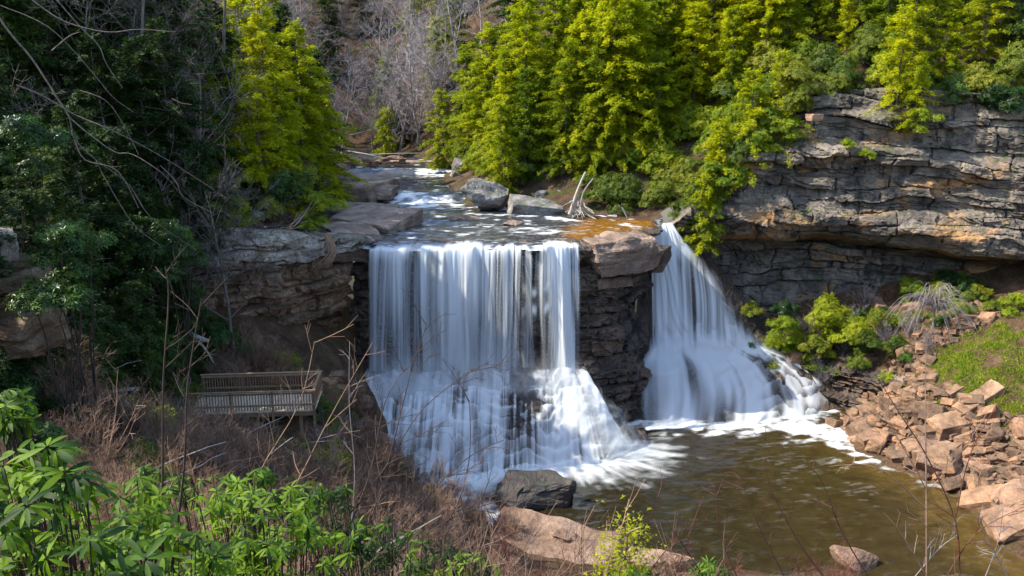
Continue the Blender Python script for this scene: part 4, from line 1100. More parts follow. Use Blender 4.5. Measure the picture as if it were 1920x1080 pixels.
def hemlock(seed, H, RB, nb, tw, per_m, start=0.03, droop=0.30):
    g = np.random.default_rng(seed)
    trunk, crown = MB(), MB()
    zt = np.linspace(0, H, 9)
    off = np.cumsum(g.normal(0, 0.05, (9, 2)), 0)
    trunk.tube(np.column_stack([off, zt]), np.linspace(0.012 * H, 0.015, 9), 7)
    bias = g.uniform(0, 6.28)
    for b in range(nb):
        t = start + (1 - start) * ((b + g.uniform(0, 1)) / nb) ** 0.95
        z = H * t
        az = b * 2.399 + g.uniform(-0.5, 0.5)
        if g.uniform() < 0.16: continue
        L = RB * (max(1 - t, 0.0) ** 0.5) * g.uniform(0.35, 1.15) * (1 + 0.22 * math.cos(az - bias)) + 0.22
        if t < 0.3:
            L *= g.uniform(0.5, 1.0)
        e = -0.05 + 0.60 * t + g.uniform(-0.3, 0.3)
        ss = np.linspace(0, 1, 6)
        hx = np.array([math.cos(az), math.sin(az), 0])
        ox = np.array([np.interp(z, zt, off[:, 0]), np.interp(z, zt, off[:, 1]), z])
        bend = g.normal(0, 0.12) * L
        sd = np.array([-math.sin(az), math.cos(az), 0])
        def at(s):
            s = np.asarray(s)[:, None]
            return ox + hx * (L * s * math.cos(e)) + np.array([0, 0, 1]) * (L * s * math.sin(e) - droop * L * s * s) + sd * bend * s * s
        trunk.tube(at(ss), np.linspace(0.010 * L + 0.008, 0.004, 6), 3)
        n = int(L * per_m) + 6
        s = g.uniform(0.12, 1.0, n) ** 0.8
        p = at(s) + g.normal(0, 0.09, (n, 3)) * np.array([1, 1, 1.2])
        side = np.where(g.uniform(size=n) > 0.5, 1.0, -1.0)[:, None]
        tang = nrm(at(s + 0.02) - at(s - 0.02))
        d = nrm(tang * g.uniform(0.35, 0.9, n)[:, None] + side * sd * g.uniform(0.4, 1.0, n)[:, None] + np.array([0, 0, 1]) * g.normal(-0.14, 0.36, n)[:, None])
        l = (tw * g.uniform(0.55, 1.25, n) * (1.25 - 0.65 * s))[:, None]
        up = nrm(np.array([0, 0, 1.0]) + g.normal(0, 0.35, (n, 3)))
        wv_ = nrm(np.cross(d, up))
        def rhomb(p, d, l, wv_, k):
            a = p
            c = p + d * l + np.array([0, 0, -0.10]) * l
            m = p + d * l * 0.45
            crown.quads(np.stack([a, m + wv_ * l * k, c, m - wv_ * l * k], 1))
        rhomb(p, d, l, wv_, 0.125)
        for sg in (1, -1, 0.6, -0.6):
            d2 = nrm(d + wv_ * sg * g.uniform(0.6, 1.1, n)[:, None] + g.normal(0, 0.12, (n, 3)))
            pp = p + d * l * g.uniform(0.15, 0.55, n)[:, None]
            rhomb(pp, d2, l * 0.62, nrm(np.cross(d2, up)), 0.125)
    return trunk.mesh('trunk'), crown.mesh('crown')

def bush(seed, rx, ry, rz, nw, leaf, nl=6, kind='rhodo'):
    g = np.random.default_rng(seed)
    stem, crown = MB(), MB()
    for i in range(9):
        a = g.uniform(0, 6.28)
        q = g.uniform(0.3, 0.85)
        e = np.array([rx * q * math.cos(a), ry * q * math.sin(a), rz * g.uniform(0.6, 1.4)])
        ss = np.linspace(0, 1, 6)[:, None]
        pts = e * ss + np.array([0, 0, 1]) * (0.25 * rz * np.sin(ss * 3.1)) + g.normal(0, 0.04, (6, 3))
        stem.tube(pts, np.linspace(0.035, 0.01, 6), 4)
    dirs = nrm(g.normal(0, 1, (nw, 3)))
    dirs[:, 2] = np.abs(dirs[:, 2]) * 1.1 - 0.28
    dirs = nrm(dirs)
    lump = 1 + 0.28 * fbm(dirs[:, 0] * 2.2, dirs[:, 1] * 2.2, dirs[:, 2] * 2.2 + seed, 3, seed)
    rr = (g.uniform(0.35, 1.0, nw) ** 0.5 * lump)[:, None]
    nlb = 11
    lc_ = nrm(g.normal(0, 1, (nlb, 3))) * g.uniform(0.25, 0.95, (nlb, 1))
    lr_ = g.uniform(0.28, 0.62, nlb)
    wl = g.integers(0, nlb, nw)
    c = (dirs * rr * lr_[wl][:, None] + lc_[wl]) * np.array([rx, ry, rz]) + np.array([0, 0, rz * 0.85])
    ax = nrm(dirs + np.array([0, 0, 0.6]) + g.normal(0, 0.35, (nw, 3)))
    ref = nrm(np.cross(ax, g.normal(0, 1, (nw, 3))))
    ref2 = np.cross(ax, ref)
    for k in range(nl):
        a = k * 6.283 / nl + g.uniform(-0.3, 0.3, nw)
        d = nrm(ref * np.cos(a)[:, None] + ref2 * np.sin(a)[:, None] + ax * g.uniform(-0.35, 0.55, nw)[:, None] + np.array([0, 0, -0.2]))
        l = (leaf * g.uniform(0.7, 1.25, nw))[:, None]
        wv_ = nrm(np.cross(d, ax))
        p = c + d * l * 0.1
        m = p + d * l * 0.5 + ax * l * 0.05
        crown.quads(np.stack([p, m + wv_ * l * 0.17, p + d * l, m - wv_ * l * 0.17], 1))
    return stem.mesh('stem'), crown.mesh('leaves')

def bare_tree(seed, H, spread=0.55, n1=16, n2=7, n3=7, r0=0.16, rmin=0.009, fork=True):
    g = np.random.default_rng(seed)
    trunk, br = MB(), MB()
    def limb(p, d, L, r, n, curl, upb, out, sides):
        pts = [p]
        st_ = L / (n - 1)
        for i in range(n - 1):
            d = nrm(d + g.normal(0, curl, 3) + np.array([0, 0, upb]))
            pts.append(pts[-1] + d * st_)
        pts = np.array(pts)
        rad = np.linspace(r, max(rmin, r * 0.25), n)
        out.tube(pts, rad, sides)
        return pts, rad
    tp, tr = limb(np.zeros(3), np.array([g.normal(0, 0.08), g.normal(0, 0.08), 1.0]), H, r0, 10, 0.05, 0.05, trunk, 6)
    for i in range(n1):
        t = g.uniform(0.25, 0.98)
        p = np.array([np.interp(t * 9, np.arange(10), tp[:, k]) for k in range(3)])
        a = g.uniform(0, 6.28)
        d = nrm(np.array([math.cos(a), math.sin(a), g.uniform(0.3, 1.1)]))
        L = H * spread * (1.1 - 0.75 * t) * g.uniform(0.7, 1.2) + 0.4
        lp, lr = limb(p, d, L, r0 * 0.42 * (1.1 - 0.7 * t), 7, 0.16, 0.10, br, 4)
        for j in range(n2):
            q = g.uniform(0.25, 1.0)
            p2 = np.array([np.interp(q * 6, np.arange(7), lp[:, k]) for k in range(3)])
            d2 = nrm(nrm(lp[-1] - lp[0]) + g.normal(0, 0.65, 3))
            L2 = L * 0.45 * g.uniform(0.5, 1.2)
            sp, sr = limb(p2, d2, L2, max(rmin * 1.6, r0 * 0.12), 5, 0.2, 0.06, br, 3)
            for k3 in range(n3):
                q = g.uniform(0.2, 1.0)
                p3 = np.array([np.interp(q * 4, np.arange(5), sp[:, k]) for k in range(3)])
                d3 = nrm(nrm(sp[-1] - sp[0]) + g.normal(0, 0.7, 3))
                limb(p3, d3, L2 * 0.5 * g.uniform(0.5, 1.2), rmin * 1.2, 3, 0.2, 0.03, br, 3)
    return trunk.mesh('trunk'), br.mesh('branches')

def twig_shrub(seed, H, nst, spread, n2, n3, r0, r1, curl=0.10, up=0.05):
    g = np.random.default_rng(seed)
    m = MB()
    def limb(p, d, L, ra, rb, n):
        pts = [p]
        for i in range(n - 1):
            d = nrm(d + g.normal(0, curl, 3) + np.array([0, 0, up]))
            pts.append(pts[-1] + d * L / (n - 1))
        m.tube(np.array(pts), np.linspace(ra, rb, n), 3)
        return np.array(pts), d
    for i in range(nst):
        a = g.uniform(0, 6.28)
        e = spread * g.uniform(0.1, 1.0)
        d = nrm(np.array([math.cos(a) * e, math.sin(a) * e, 1.0]))
        L = H * g.uniform(0.55, 1.1)
        pts, dl_ = limb(np.array([math.cos(a), math.sin(a), 0]) * g.uniform(0, 0.15), d, L, r0, r1, 8)
        for j in range(n2):
            q = g.uniform(0.3, 0.98)
            p = np.array([np.interp(q * 7, np.arange(8), pts[:, k]) for k in range(3)])
            d2 = nrm(nrm(pts[-1] - pts[0]) + nrm(g.normal(0, 1, 3)) * 0.75)
            p2, _ = limb(p, d2, L * 0.38 * g.uniform(0.4, 1.1) * (1.25 - q), r0 * 0.5, r1 * 0.8, 5)
            for k3 in range(n3):
                q2 = g.uniform(0.2, 1)
                p3 = np.array([np.interp(q2 * 4, np.arange(5), p2[:, k]) for k in range(3)])
                d3 = nrm(d2 + nrm(g.normal(0, 1, 3)) * 0.8)
                limb(p3, d3, L * 0.15 * g.uniform(0.4, 1.2), r1 * 0.9, r1 * 0.6, 3)
    return m

HEM = [hemlock(600 + i, H, RB, nb, tw, pm) for i, (H, RB, nb, tw, pm) in enumerate([(15, 4.5, 150, 0.40, 42), (13, 4.2, 135, 0.38, 44), (16.5, 4.3, 165, 0.40, 42), (10, 3.6, 110, 0.36, 46), (7, 2.5, 85, 0.30, 48)])]
HEMF = [hemlock(640 + i, H, RB, nb, tw, pm, st_, dr) for i, (H, RB, nb, tw, pm, st_, dr) in enumerate([(14, 4.2, 120, 0.34, 60, 0.08, 0.26), (9, 3.4, 95, 0.30, 64, 0.03, 0.3), (12, 3.8, 110, 0.32, 60, 0.06, 0.28)])]
BUSH = [bush(660 + i, *a) for i, a in enumerate([(1.9, 1.7, 1.3, 1250, 0.19), (1.5, 1.4, 1.2, 900, 0.18), (2.4, 2.0, 1.7, 1750, 0.19), (1.0, 0.9, 0.8, 480, 0.16)])]
BARE = [bare_tree(680 + i, H, sp) for i, (H, sp) in enumerate([(14, 0.5), (12, 0.6), (16, 0.45), (10, 0.65)])]
SHR = [twig_shrub(700 + i, 2.4, 20, 0.8, 8, 3, 0.012, 0.006).mesh('twigs') for i in range(5)]

TREE_PARTS = {}
def tree(kind, meshes, loc, rz, s, mats, label, cat, group=None, sub=('trunk', 'crown'), tilt=(0, 0)):
    o = empty(kind, loc, label, cat, group, rz, s)
    o.rotation_euler = (tilt[0], tilt[1], rz)
    key = (meshes[0].name, meshes[1].name, mats)
    if key not in TREE_PARTS:
        pair = []
        for me, mt in zip(meshes, mats):
            c = me.copy()
            c.materials.clear()
            c.materials.append(M[mt])
            pair.append(c)
        TREE_PARTS[key] = pair
    for nm, me in zip(sub, TREE_PARTS[key]):
        c = bpy.data.objects.new(nm, me)
        COL.objects.link(c)
        c.parent = o
    return o

def on(px, D, up):
    """ground point below a picture column at a given distance"""
    x = (px - 960) / FPX * D / math.cos(TH) * 1.0
    return (x, D, gz(x, D, up))

# --- right bank conifers
right_trees = [  # px, D, variant, scale, material, label
    (838, 98, 3, 0.95, 'hemlock_green', 'low spreading green conifer leaning over the upper river'),
    (882, 93, 1, 1.0, 'hemlock_yellow', 'bright yellow green conifer at the river corner, first of the right bank'),
    (915, 88, 0, 0.95, 'hemlock_yellow', 'tall bright yellow conifer above the dark boulder on the upper river'),
    (950, 86, 3, 1.1, 'hemlock_yellow', 'short bushy yellow conifer above the big grey boulder'),
    (985, 85, 2, 0.95, 'hemlock_yellow', 'tall slender yellow conifer above the flat grey slab'),
    (1035, 88, 0, 1.0, 'hemlock_yellow', 'tall yellow conifer behind the dead snag'),
    (960, 105, 2, 1.1, 'hemlock_dark', 'dark tall conifer rising behind the yellow ones over the river'),
    (1085, 92, 2, 1.0, 'hemlock_green', 'tall green conifer above the overhanging grey rock'),
    (1120, 86, 1, 1.0, 'hemlock_yellow', 'yellow green conifer behind the bank bushes'),
    (1165, 84, 3, 1.1, 'hemlock_green', 'short green conifer above the bank bushes'),
    (1200, 88, 0, 1.0, 'hemlock_yellow', 'tall straight conifer above the tan block'),
    (1245, 82, 1, 0.95, 'hemlock_yellow', 'bright conifer above the right fall'),
    (1285, 80, 3, 1.0, 'hemlock_yellow', 'short yellow conifer growing right beside the right fall'),
    (1310, 86, 2, 0.95, 'hemlock_green', 'tall green conifer behind the short one by the right fall'),
    (1345, 79, 3, 0.85, 'hemlock_yellow', 'small yellow conifer at the left end of the grey cliff'),
    (1390, 82, 1, 0.9, 'hemlock_yellow', 'yellow conifer on top of the left part of the cliff'),
    (1440, 79, 3, 0.9, 'hemlock_green', 'green conifer overhanging the stepped cliff corner'),
    (1480, 84, 0, 0.85, 'hemlock_yellow', 'conifer on the cliff top left of the bare dark ledges'),
    (1560, 80, 1, 0.8, 'hemlock_green', 'green conifer above the dark upper ledges'),
    (1665, 71, 1, 0.75, 'hemlock_yellow', 'yellow conifer hanging over the cliff in the middle of its rim'),
    (1725, 70.5, 3, 0.75, 'hemlock_yellow', 'lowest hanging yellow conifer on the cliff face'),
    (1790, 72, 0, 0.7, 'hemlock_green', 'green conifer on the cliff rim right of the hanging ones'),
    (1850, 71, 1, 0.7, 'hemlock_dark', 'dark conifer at the right end of the cliff rim'),
    (1615, 76, 2, 0.75, 'hemlock_green', 'tall conifer set back from the middle of the cliff rim'),
    (1905, 73, 0, 0.75, 'hemlock_dark', 'dark conifer at the right edge above the cliff'),
]
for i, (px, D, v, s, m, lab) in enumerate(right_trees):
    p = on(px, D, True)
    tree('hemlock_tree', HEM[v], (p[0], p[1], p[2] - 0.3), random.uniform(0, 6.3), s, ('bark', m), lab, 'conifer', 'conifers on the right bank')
for i in range(36):
    px = random.uniform(930, 1420)
    D = random.uniform(77, 92)
    p = on(px, D, True)
    tree('hemlock_tree', HEM[(0, 1, 3, 3)[i % 4]], (p[0], p[1], p[2] - 0.3), random.uniform(0, 6.3), random.uniform(0.75, 1.05), ('bark', random.choice(('hemlock_yellow', 'hemlock_yellow', 'hemlock_green'))),
         'yellow green conifer, %s of the bright stand %s' % (row_word(D, 82, 87), spot(px, RIGHT)), 'conifer', 'conifers merging above the falls', tilt=(random.uniform(-.06, .06), random.uniform(-.06, .06)))
# the stand behind them
for i in range(84):
    px = random.uniform(985, 2060)
    D = random.uniform(92, 128) if px < 1250 else random.uniform(86, 120)
    p = on(px, D, True)
    m = random.choice(('hemlock_yellow', 'hemlock_green', 'hemlock_green', 'hemlock_yellow', 'hemlock_dark'))
    tree('hemlock_tree', HEM[random.randrange(4)], (p[0], p[1], p[2] - 0.3), random.uniform(0, 6.3), random.uniform(0.85, 1.15), ('bark', m),
         'hillside stand conifer, %s, %s' % (row_word(D, 96, 110), spot(px, RIGHT)), 'conifer', 'dense conifers on the upper right hillside')

# --- left bank conifers
left_trees = [
    (585, 74, 0, 1.0, 'hemlock_yellow', 'sunlit yellow green conifer at the top of the left river bank', True),
    (520, 68, 2, 0.95, 'hemlock_yellow', 'tall conifer with sunlit boughs behind the left ledge', True),
    (500, 60, 3, 0.95, 'hemlock_yellow', 'bushy bright conifer directly above the left ledge', True),
    (610, 84, 1, 1.05, 'hemlock_dark', 'dark conifer overhanging the upper left slabs', True),
    (560, 80, 2, 1.0, 'hemlock_dark', 'tall dark conifer between the sunlit ones on the left bank', True),
    (470, 62, 3, 1.0, 'hemlock_green', 'broad conifer left of the sunlit pair on the left bank', True),
    (548, 66, 3, 1.05, 'hemlock_yellow', 'short broad sunlit conifer in front of the tall pair on the left bank', True),
    (615, 76, 3, 1.1, 'hemlock_yellow', 'sunlit conifer nearest the upper left slabs', True),
    (455, 70, 1, 1.0, 'hemlock_green', 'green conifer at the left of the sunlit group on the left bank', True),
    (490, 76, 0, 1.05, 'hemlock_yellow', 'tall sunlit conifer behind the broad green one on the left bank', True),
    (545, 86, 2, 1.05, 'hemlock_green', 'tall green conifer at the back of the left bank group', True),
    (425, 60, 3, 0.9, 'hemlock_green', 'bushy green conifer above the left end of the ledge', True),
    (600, 66, 4, 0.7, 'hemlock_dark', 'small dark conifer at the left end of the slabs', True),
    (440, 63, 0, 0.9, 'hemlock_dark', 'dark conifer left of the bright bushy one', True),
]
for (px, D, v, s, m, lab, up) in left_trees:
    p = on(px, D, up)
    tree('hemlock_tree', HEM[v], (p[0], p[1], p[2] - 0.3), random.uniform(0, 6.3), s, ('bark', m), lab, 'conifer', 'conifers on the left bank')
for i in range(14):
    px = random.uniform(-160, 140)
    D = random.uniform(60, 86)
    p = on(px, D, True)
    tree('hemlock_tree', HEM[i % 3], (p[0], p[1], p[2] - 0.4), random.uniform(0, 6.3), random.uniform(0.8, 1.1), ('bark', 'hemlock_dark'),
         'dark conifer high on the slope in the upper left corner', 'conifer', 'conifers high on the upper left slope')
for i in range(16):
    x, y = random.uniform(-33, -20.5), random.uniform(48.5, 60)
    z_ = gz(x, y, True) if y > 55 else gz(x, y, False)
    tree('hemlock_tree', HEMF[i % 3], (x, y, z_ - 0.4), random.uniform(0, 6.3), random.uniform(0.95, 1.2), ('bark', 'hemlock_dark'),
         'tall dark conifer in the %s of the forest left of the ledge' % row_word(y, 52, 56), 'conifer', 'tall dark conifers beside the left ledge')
near_left = [(30, 38, 0, 1.0), (110, 34, 2, 0.9), (170, 42, 0, 1.0), (235, 46, 2, 1.0), (60, 30, 1, 0.9), (300, 48, 1, 1.0), (-60, 36, 0, 1.1), (340, 52, 0, 0.9), (150, 37, 1, 0.9), (330, 46, 1, 0.75), (-40, 27, 2, 0.8), (250, 40, 1, 0.8), (395, 50, 1, 0.7)]
near_lab = ['dark conifer near the left edge of the frame', 'dark conifer behind the needle covered outcrop', 'tall dark conifer in the shaded left forest', 'tall dark conifer right of the others in the shaded forest',
            'low dark conifer above the left outcrop', 'spreading dark conifer left of the ledge', 'huge dark conifer cut by the left edge', 'tall dark conifer between forest and ledge',
            'low dark conifer in the shaded hollow', 'low conifer with drooping boughs beside the left overhang', 'drooping conifer cut by the left edge', 'low conifer above the brush slope', 'small conifer touching the left end of the overhang']
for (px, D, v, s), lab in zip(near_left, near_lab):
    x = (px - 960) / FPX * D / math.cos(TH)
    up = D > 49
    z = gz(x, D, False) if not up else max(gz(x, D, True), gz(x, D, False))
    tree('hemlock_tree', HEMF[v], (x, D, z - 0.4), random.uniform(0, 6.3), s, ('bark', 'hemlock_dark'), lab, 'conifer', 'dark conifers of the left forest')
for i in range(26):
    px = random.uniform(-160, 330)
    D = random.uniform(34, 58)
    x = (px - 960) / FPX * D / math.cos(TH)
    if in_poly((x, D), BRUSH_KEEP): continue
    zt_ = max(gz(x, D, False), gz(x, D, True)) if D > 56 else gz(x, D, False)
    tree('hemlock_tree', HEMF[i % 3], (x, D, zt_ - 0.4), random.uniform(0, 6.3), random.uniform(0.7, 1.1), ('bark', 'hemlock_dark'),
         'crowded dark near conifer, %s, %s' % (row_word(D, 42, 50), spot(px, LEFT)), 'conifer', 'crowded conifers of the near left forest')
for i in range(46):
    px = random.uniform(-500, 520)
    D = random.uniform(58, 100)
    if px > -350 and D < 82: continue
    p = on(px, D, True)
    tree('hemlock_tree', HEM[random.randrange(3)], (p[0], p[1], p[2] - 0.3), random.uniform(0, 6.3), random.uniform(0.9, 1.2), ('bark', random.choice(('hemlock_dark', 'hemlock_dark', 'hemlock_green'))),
         'left hillside forest conifer, %s, %s' % (row_word(D, 75, 88), spot(px, LEFT)), 'conifer', 'conifers of the left hillside forest')

# --- bare trees
bi = 0
for i in range(120):
    px = random.uniform(430, 1010)
    D = random.uniform(112, 190)
    p = on(px, D, True)
    v = random.randrange(4)
    tree('bare_tree', BARE[v], (p[0], p[1], p[2] - 0.3), random.uniform(0, 6.3), random.uniform(0.8, 1.25), ('pale_bark', 'twig'), 'leafless grey tree %s on the far hillside %s' % (row_word(D, 135, 162, ('low', 'halfway up', 'high')), spot(px, FAR)), 'bare tree', 'leafless trees on the far hillside', ('trunk', 'branches'))
for i in range(9):
    px = random.uniform(120, 430)
    D = random.uniform(45, 54)
    x = (px - 960) / FPX * D / math.cos(TH)
    tree('bare_tree', BARE[i % 4], (x, D, gz(x, D, False) - 0.2), random.uniform(0, 6.3), random.uniform(0.55, 0.85), ('bark', 'bark'), 'leafless grey tree tangled before the dark conifers %s' % spot(px, LEFT), 'bare tree', 'leafless trees before the dark conifers', ('trunk', 'branches'))
for i in range(34):
    px = random.uniform(180, 470)
    D = random.uniform(54, 82)
    p = on(px, D, True)
    tree('bare_tree', BARE[random.randrange(4)], (p[0], p[1], p[2] - 0.3), random.uniform(0, 6.3), random.uniform(0.6, 0.95), ('bark', 'bark'), 'leafless dark tree, %s of the left forest, %s' % (row_word(D, 62, 72), spot(px, LEFT)), 'bare tree', 'leafless trees in the left forest', ('trunk', 'branches'))
for px, D, v, s, lab in [(735, 128, 1, 0.9, 'green conifer among the leafless trees across the river'), (830, 122, 3, 1.1, 'small green conifer at the far river bend'), (705, 150, 0, 1.0, 'conifer high among the leafless trees'), (640, 140, 2, 1.0, 'dark conifer left of the leafless trees'), (760, 118, 4, 1.2, 'young green conifer at the foot of the leafless trees'), (860, 126, 3, 1.1, 'green conifer right of the far river bend'), (790, 140, 1, 0.9, 'green conifer halfway up among the leafless trees'), (845, 145, 3, 1.2, 'broad green conifer on the far slope'), (880, 140, 2, 1.0, 'tall dark conifer right of the leafless trees'), (930, 150, 0, 1.1, 'dark conifer at the top right of the leafless trees'), (800, 165, 2, 1.1, 'conifer at the skyline of the far hill')]:
    p = on(px, D, True)
    tree('hemlock_tree', HEM[v], (p[0], p[1], p[2] - 0.3), random.uniform(0, 6.3), s, ('bark', 'hemlock_green' if v in (1, 3) else 'hemlock_dark'), lab, 'conifer', 'conifers on the far hillside')
p = on(735, 112, True)
tree('young_conifer', HEM[4], p, 1.0, 1.0, ('bark', 'hemlock_yellow'), 'small bright green conifer at the far river edge', 'conifer')

# --- bushes
bush_list = [(1590, 150, 72.0, 2, 0.9, 'rhodo_far'), (1650, 140, 71.5, 2, 0.9, 'shrub_leaf'), (1560, 175, 71.0, 0, 0.9, 'rhodo_far'), (1745, 150, 70.5, 2, 0.9, 'rhodo_far'), (1830, 165, 68.5, 2, 0.9, 'rhodo_far'),
    (1128, 356, 74.5, 0, 1.1, 'rhodo_far'), (1180, 372, 73.5, 2, 1.0, 'rhodo_far'), (1235, 372, 73.0, 0, 1.1, 'rhodo_far'), (1285, 360, 72.8, 2, 1.0, 'rhodo_far'), (1330, 385, 71.6, 0, 0.9, 'rhodo_far'),
    (1320, 425, 70.6, 1, 0.9, 'rhodo_far'), (1335, 330, 74, 2, 1.0, 'shrub_leaf'), (1230, 325, 76, 2, 1.1, 'shrub_leaf'), (1150, 320, 78, 0, 1.1, 'rhodo_far'), (1040, 325, 80, 2, 1.0, 'rhodo_far'), (985, 335, 80, 0, 1.0, 'rhodo_far'),
    (925, 318, 84, 1, 1.1, 'shrub_leaf'), (880, 285, 92, 2, 1.0, 'rhodo_far'), (1090, 290, 83, 2, 1.0, 'rhodo_far'), (1190, 270, 82, 2, 1.1, 'rhodo_far'), (1280, 280, 78, 2, 1.1, 'shrub_leaf'),
    (1390, 265, 74.5, 2, 0.9, 'shrub_leaf'), (1440, 225, 74, 2, 0.9, 'shrub_leaf'), (1380, 215, 78, 2, 1.1, 'rhodo_far'), (1480, 175, 74, 0, 1.0, 'shrub_leaf'), (1440, 130, 78, 2, 1.2, 'rhodo_far'), (1540, 130, 74, 2, 1.0, 'rhodo_far'),
    (1620, 95, 74, 2, 1.0, 'rhodo_far'), (1900, 130, 68, 2, 1.1, 'rhodo_far'), (1880, 190, 66.5, 0, 1.0, 'rhodo_dark'), (1780, 180, 68.5, 2, 0.9, 'rhodo_dark'), (1700, 170, 69.5, 0, 0.9, 'shrub_leaf'), (1910, 60, 72, 2, 1.1, 'rhodo_far')]
bush_lab = ['bush on the rim above the orange block', 'bright shrub on the rim left of the hanging conifer', 'bush beside the bare upper ledges', 'bush on the rim right of the hanging conifer', 'bush on the rim near the right edge','glossy green bush beside the dead snag', 'large glossy bush right of the dead snag', 'glossy bush above the golden shallows', 'yellow tipped bush above the right lip', 'bush hanging over the right fall',
            'lowest bush drooping at the left foot of the cliff', 'yellow green shrub over the cliff corner', 'yellow green shrub above the bank bushes', 'bush beside the overhanging grey rock', 'dark green bush above the small upright boulder', 'bush above the flat grey slab',
            'bright shrub over the big grey boulder', 'pale bush over the dark boulder at the upper river', 'bush between the conifer trunks left of the snag', 'bush in the middle of the right bank', 'bright shrub behind the right fall',
            'shrub on the first cliff step', 'shrub on the second cliff step', 'bush behind the cliff steps', 'shrub above the bare dark ledges', 'bush high above the cliff steps', 'bush over the dark upper ledges',
            'bush at the middle of the cliff rim', 'large bush at the right edge of the rim', 'dark bush hanging from the right rim', 'dark bush on the rim between conifers', 'shrub beneath the hanging conifer', 'pale bush at the upper right edge']
for (px, py, D, v, s, m), lab in zip(bush_list, bush_lab):
    p = atd(px, py, D)
    zg = gz(p[0], p[1], True)
    z = min(max(p[2] - 1.0 * s, zg - 0.5), zg + 1.5)
    tree('bush', BUSH[v], (p[0], p[1], z), random.uniform(0, 6.3), s, ('bark', m), lab, 'bush', 'bushes on the right bank', ('stem', 'leaves'))
for i in range(120):
    px = random.uniform(860, 1960)
    D = random.uniform(75, 104)
    p = on(px, D, True)
    if i % 5 < 2:
        tree('hemlock_tree', HEM[3 if i % 2 else 4], (p[0], p[1], p[2] - 0.3), random.uniform(0, 6.3), random.uniform(0.7, 1.1), ('bark', random.choice(('hemlock_yellow', 'hemlock_yellow', 'hemlock_green'))),
             'short young conifer in the %s %s' % (row_word(D, 84, 94), spot(px, RIGHT)), 'conifer', 'young conifers on the right bank')
        continue
    tree('bush', BUSH[random.randrange(3)], (p[0], p[1], p[2] - 0.2), random.uniform(0, 6.3), random.uniform(0.9, 1.3), ('bark', random.choice(('rhodo_far', 'shrub_leaf'))),
         'leafy understorey bush in the %s %s' % (row_word(D, 84, 94), spot(px, RIGHT)), 'bush', 'understorey bushes on the right bank', ('stem', 'leaves'))
edge_list = [(1283, 392, 70.9, 1, 0.8, 'rhodo_far', 'bush crouching at the left tip of the cliff above the right fall'), (1300, 410, 69.8, 1, 0.75, 'rhodo_far', 'bush touching the right fall at its lip'), (1312, 372, 70.6, 0, 0.8, 'shrub_leaf', 'yellow green bush over the left tip of the cliff'),(1318, 440, 69.2, 1, 0.95, 'rhodo_far', 'bush drooping lowest beside the right fall'), (1342, 405, 69.4, 1, 1.0, 'shrub_leaf', 'yellow green bush at the foot of the cliff corner'), (1330, 365, 69.8, 2, 0.9, 'rhodo_far', 'full bush over the cliff corner'), (1365, 330, 69.8, 0, 1.0, 'shrub_leaf', 'bright bush rooted on the lowest cliff step'),
    (1385, 290, 70.0, 2, 0.9, 'rhodo_far', 'bush spilling over the second cliff step'), (1425, 275, 69.8, 0, 0.95, 'shrub_leaf', 'yellow bush spilling down over grey rock'), (1445, 235, 70.0, 2, 0.9, 'shrub_leaf', 'bush below the cliff top corner'), (1478, 240, 69.4, 1, 0.9, 'shrub_leaf', 'outermost yellow shrub left of the orange block'), (1490, 190, 69.8, 0, 1.0, 'rhodo_far', 'bush at the cliff top corner'), (1500, 150, 70.5, 2, 0.9, 'rhodo_far', 'bush crowning the cliff top corner'),
    (1730, 225, 66.3, 1, 0.8, 'shrub_leaf', 'yellow tuft hanging on the cliff below the rim'), (1590, 265, 67.4, 3, 0.6, 'shrub_leaf', 'tiny yellow plant on a cliff ledge'), (1625, 285, 67.0, 3, 0.6, 'shrub_leaf', 'tiny plant right of another on the cliff ledge')]
for (px, py, D, v, s, m, lab) in edge_list:
    p = atd(px, py, D)
    tree('bush', BUSH[v], (p[0], p[1], p[2] - 1.0 * s), random.uniform(0, 6.3), s, ('bark', m), lab, 'bush', 'bushes on the cliff steps', ('stem', 'leaves'))
for (px, py, D, v, s, m, lab) in [(1320, 470, 69.3, 4, 0.95, 'hemlock_yellow', 'small yellow conifer beside the top of the right fall'), (1345, 400, 70.4, 4, 1.1, 'hemlock_yellow', 'small conifer at the cliff corner'), (1400, 330, 70.6, 4, 1.2, 'hemlock_yellow', 'young yellow conifer on the cliff steps'), (1455, 280, 70.4, 4, 1.1, 'hemlock_green', 'young green conifer high on the cliff steps'), (1715, 240, 67.0, 4, 0.8, 'hemlock_yellow', 'young conifer on the cliff face below the rim'), (1680, 190, 68.2, 4, 1.0, 'hemlock_yellow', 'young yellow conifer at the cliff rim')]:
    p = atd(px, py, D)
    tree('young_conifer', HEM[v], p, random.uniform(0, 6.3), s, ('bark', m), lab, 'conifer', 'young conifers on the cliff')
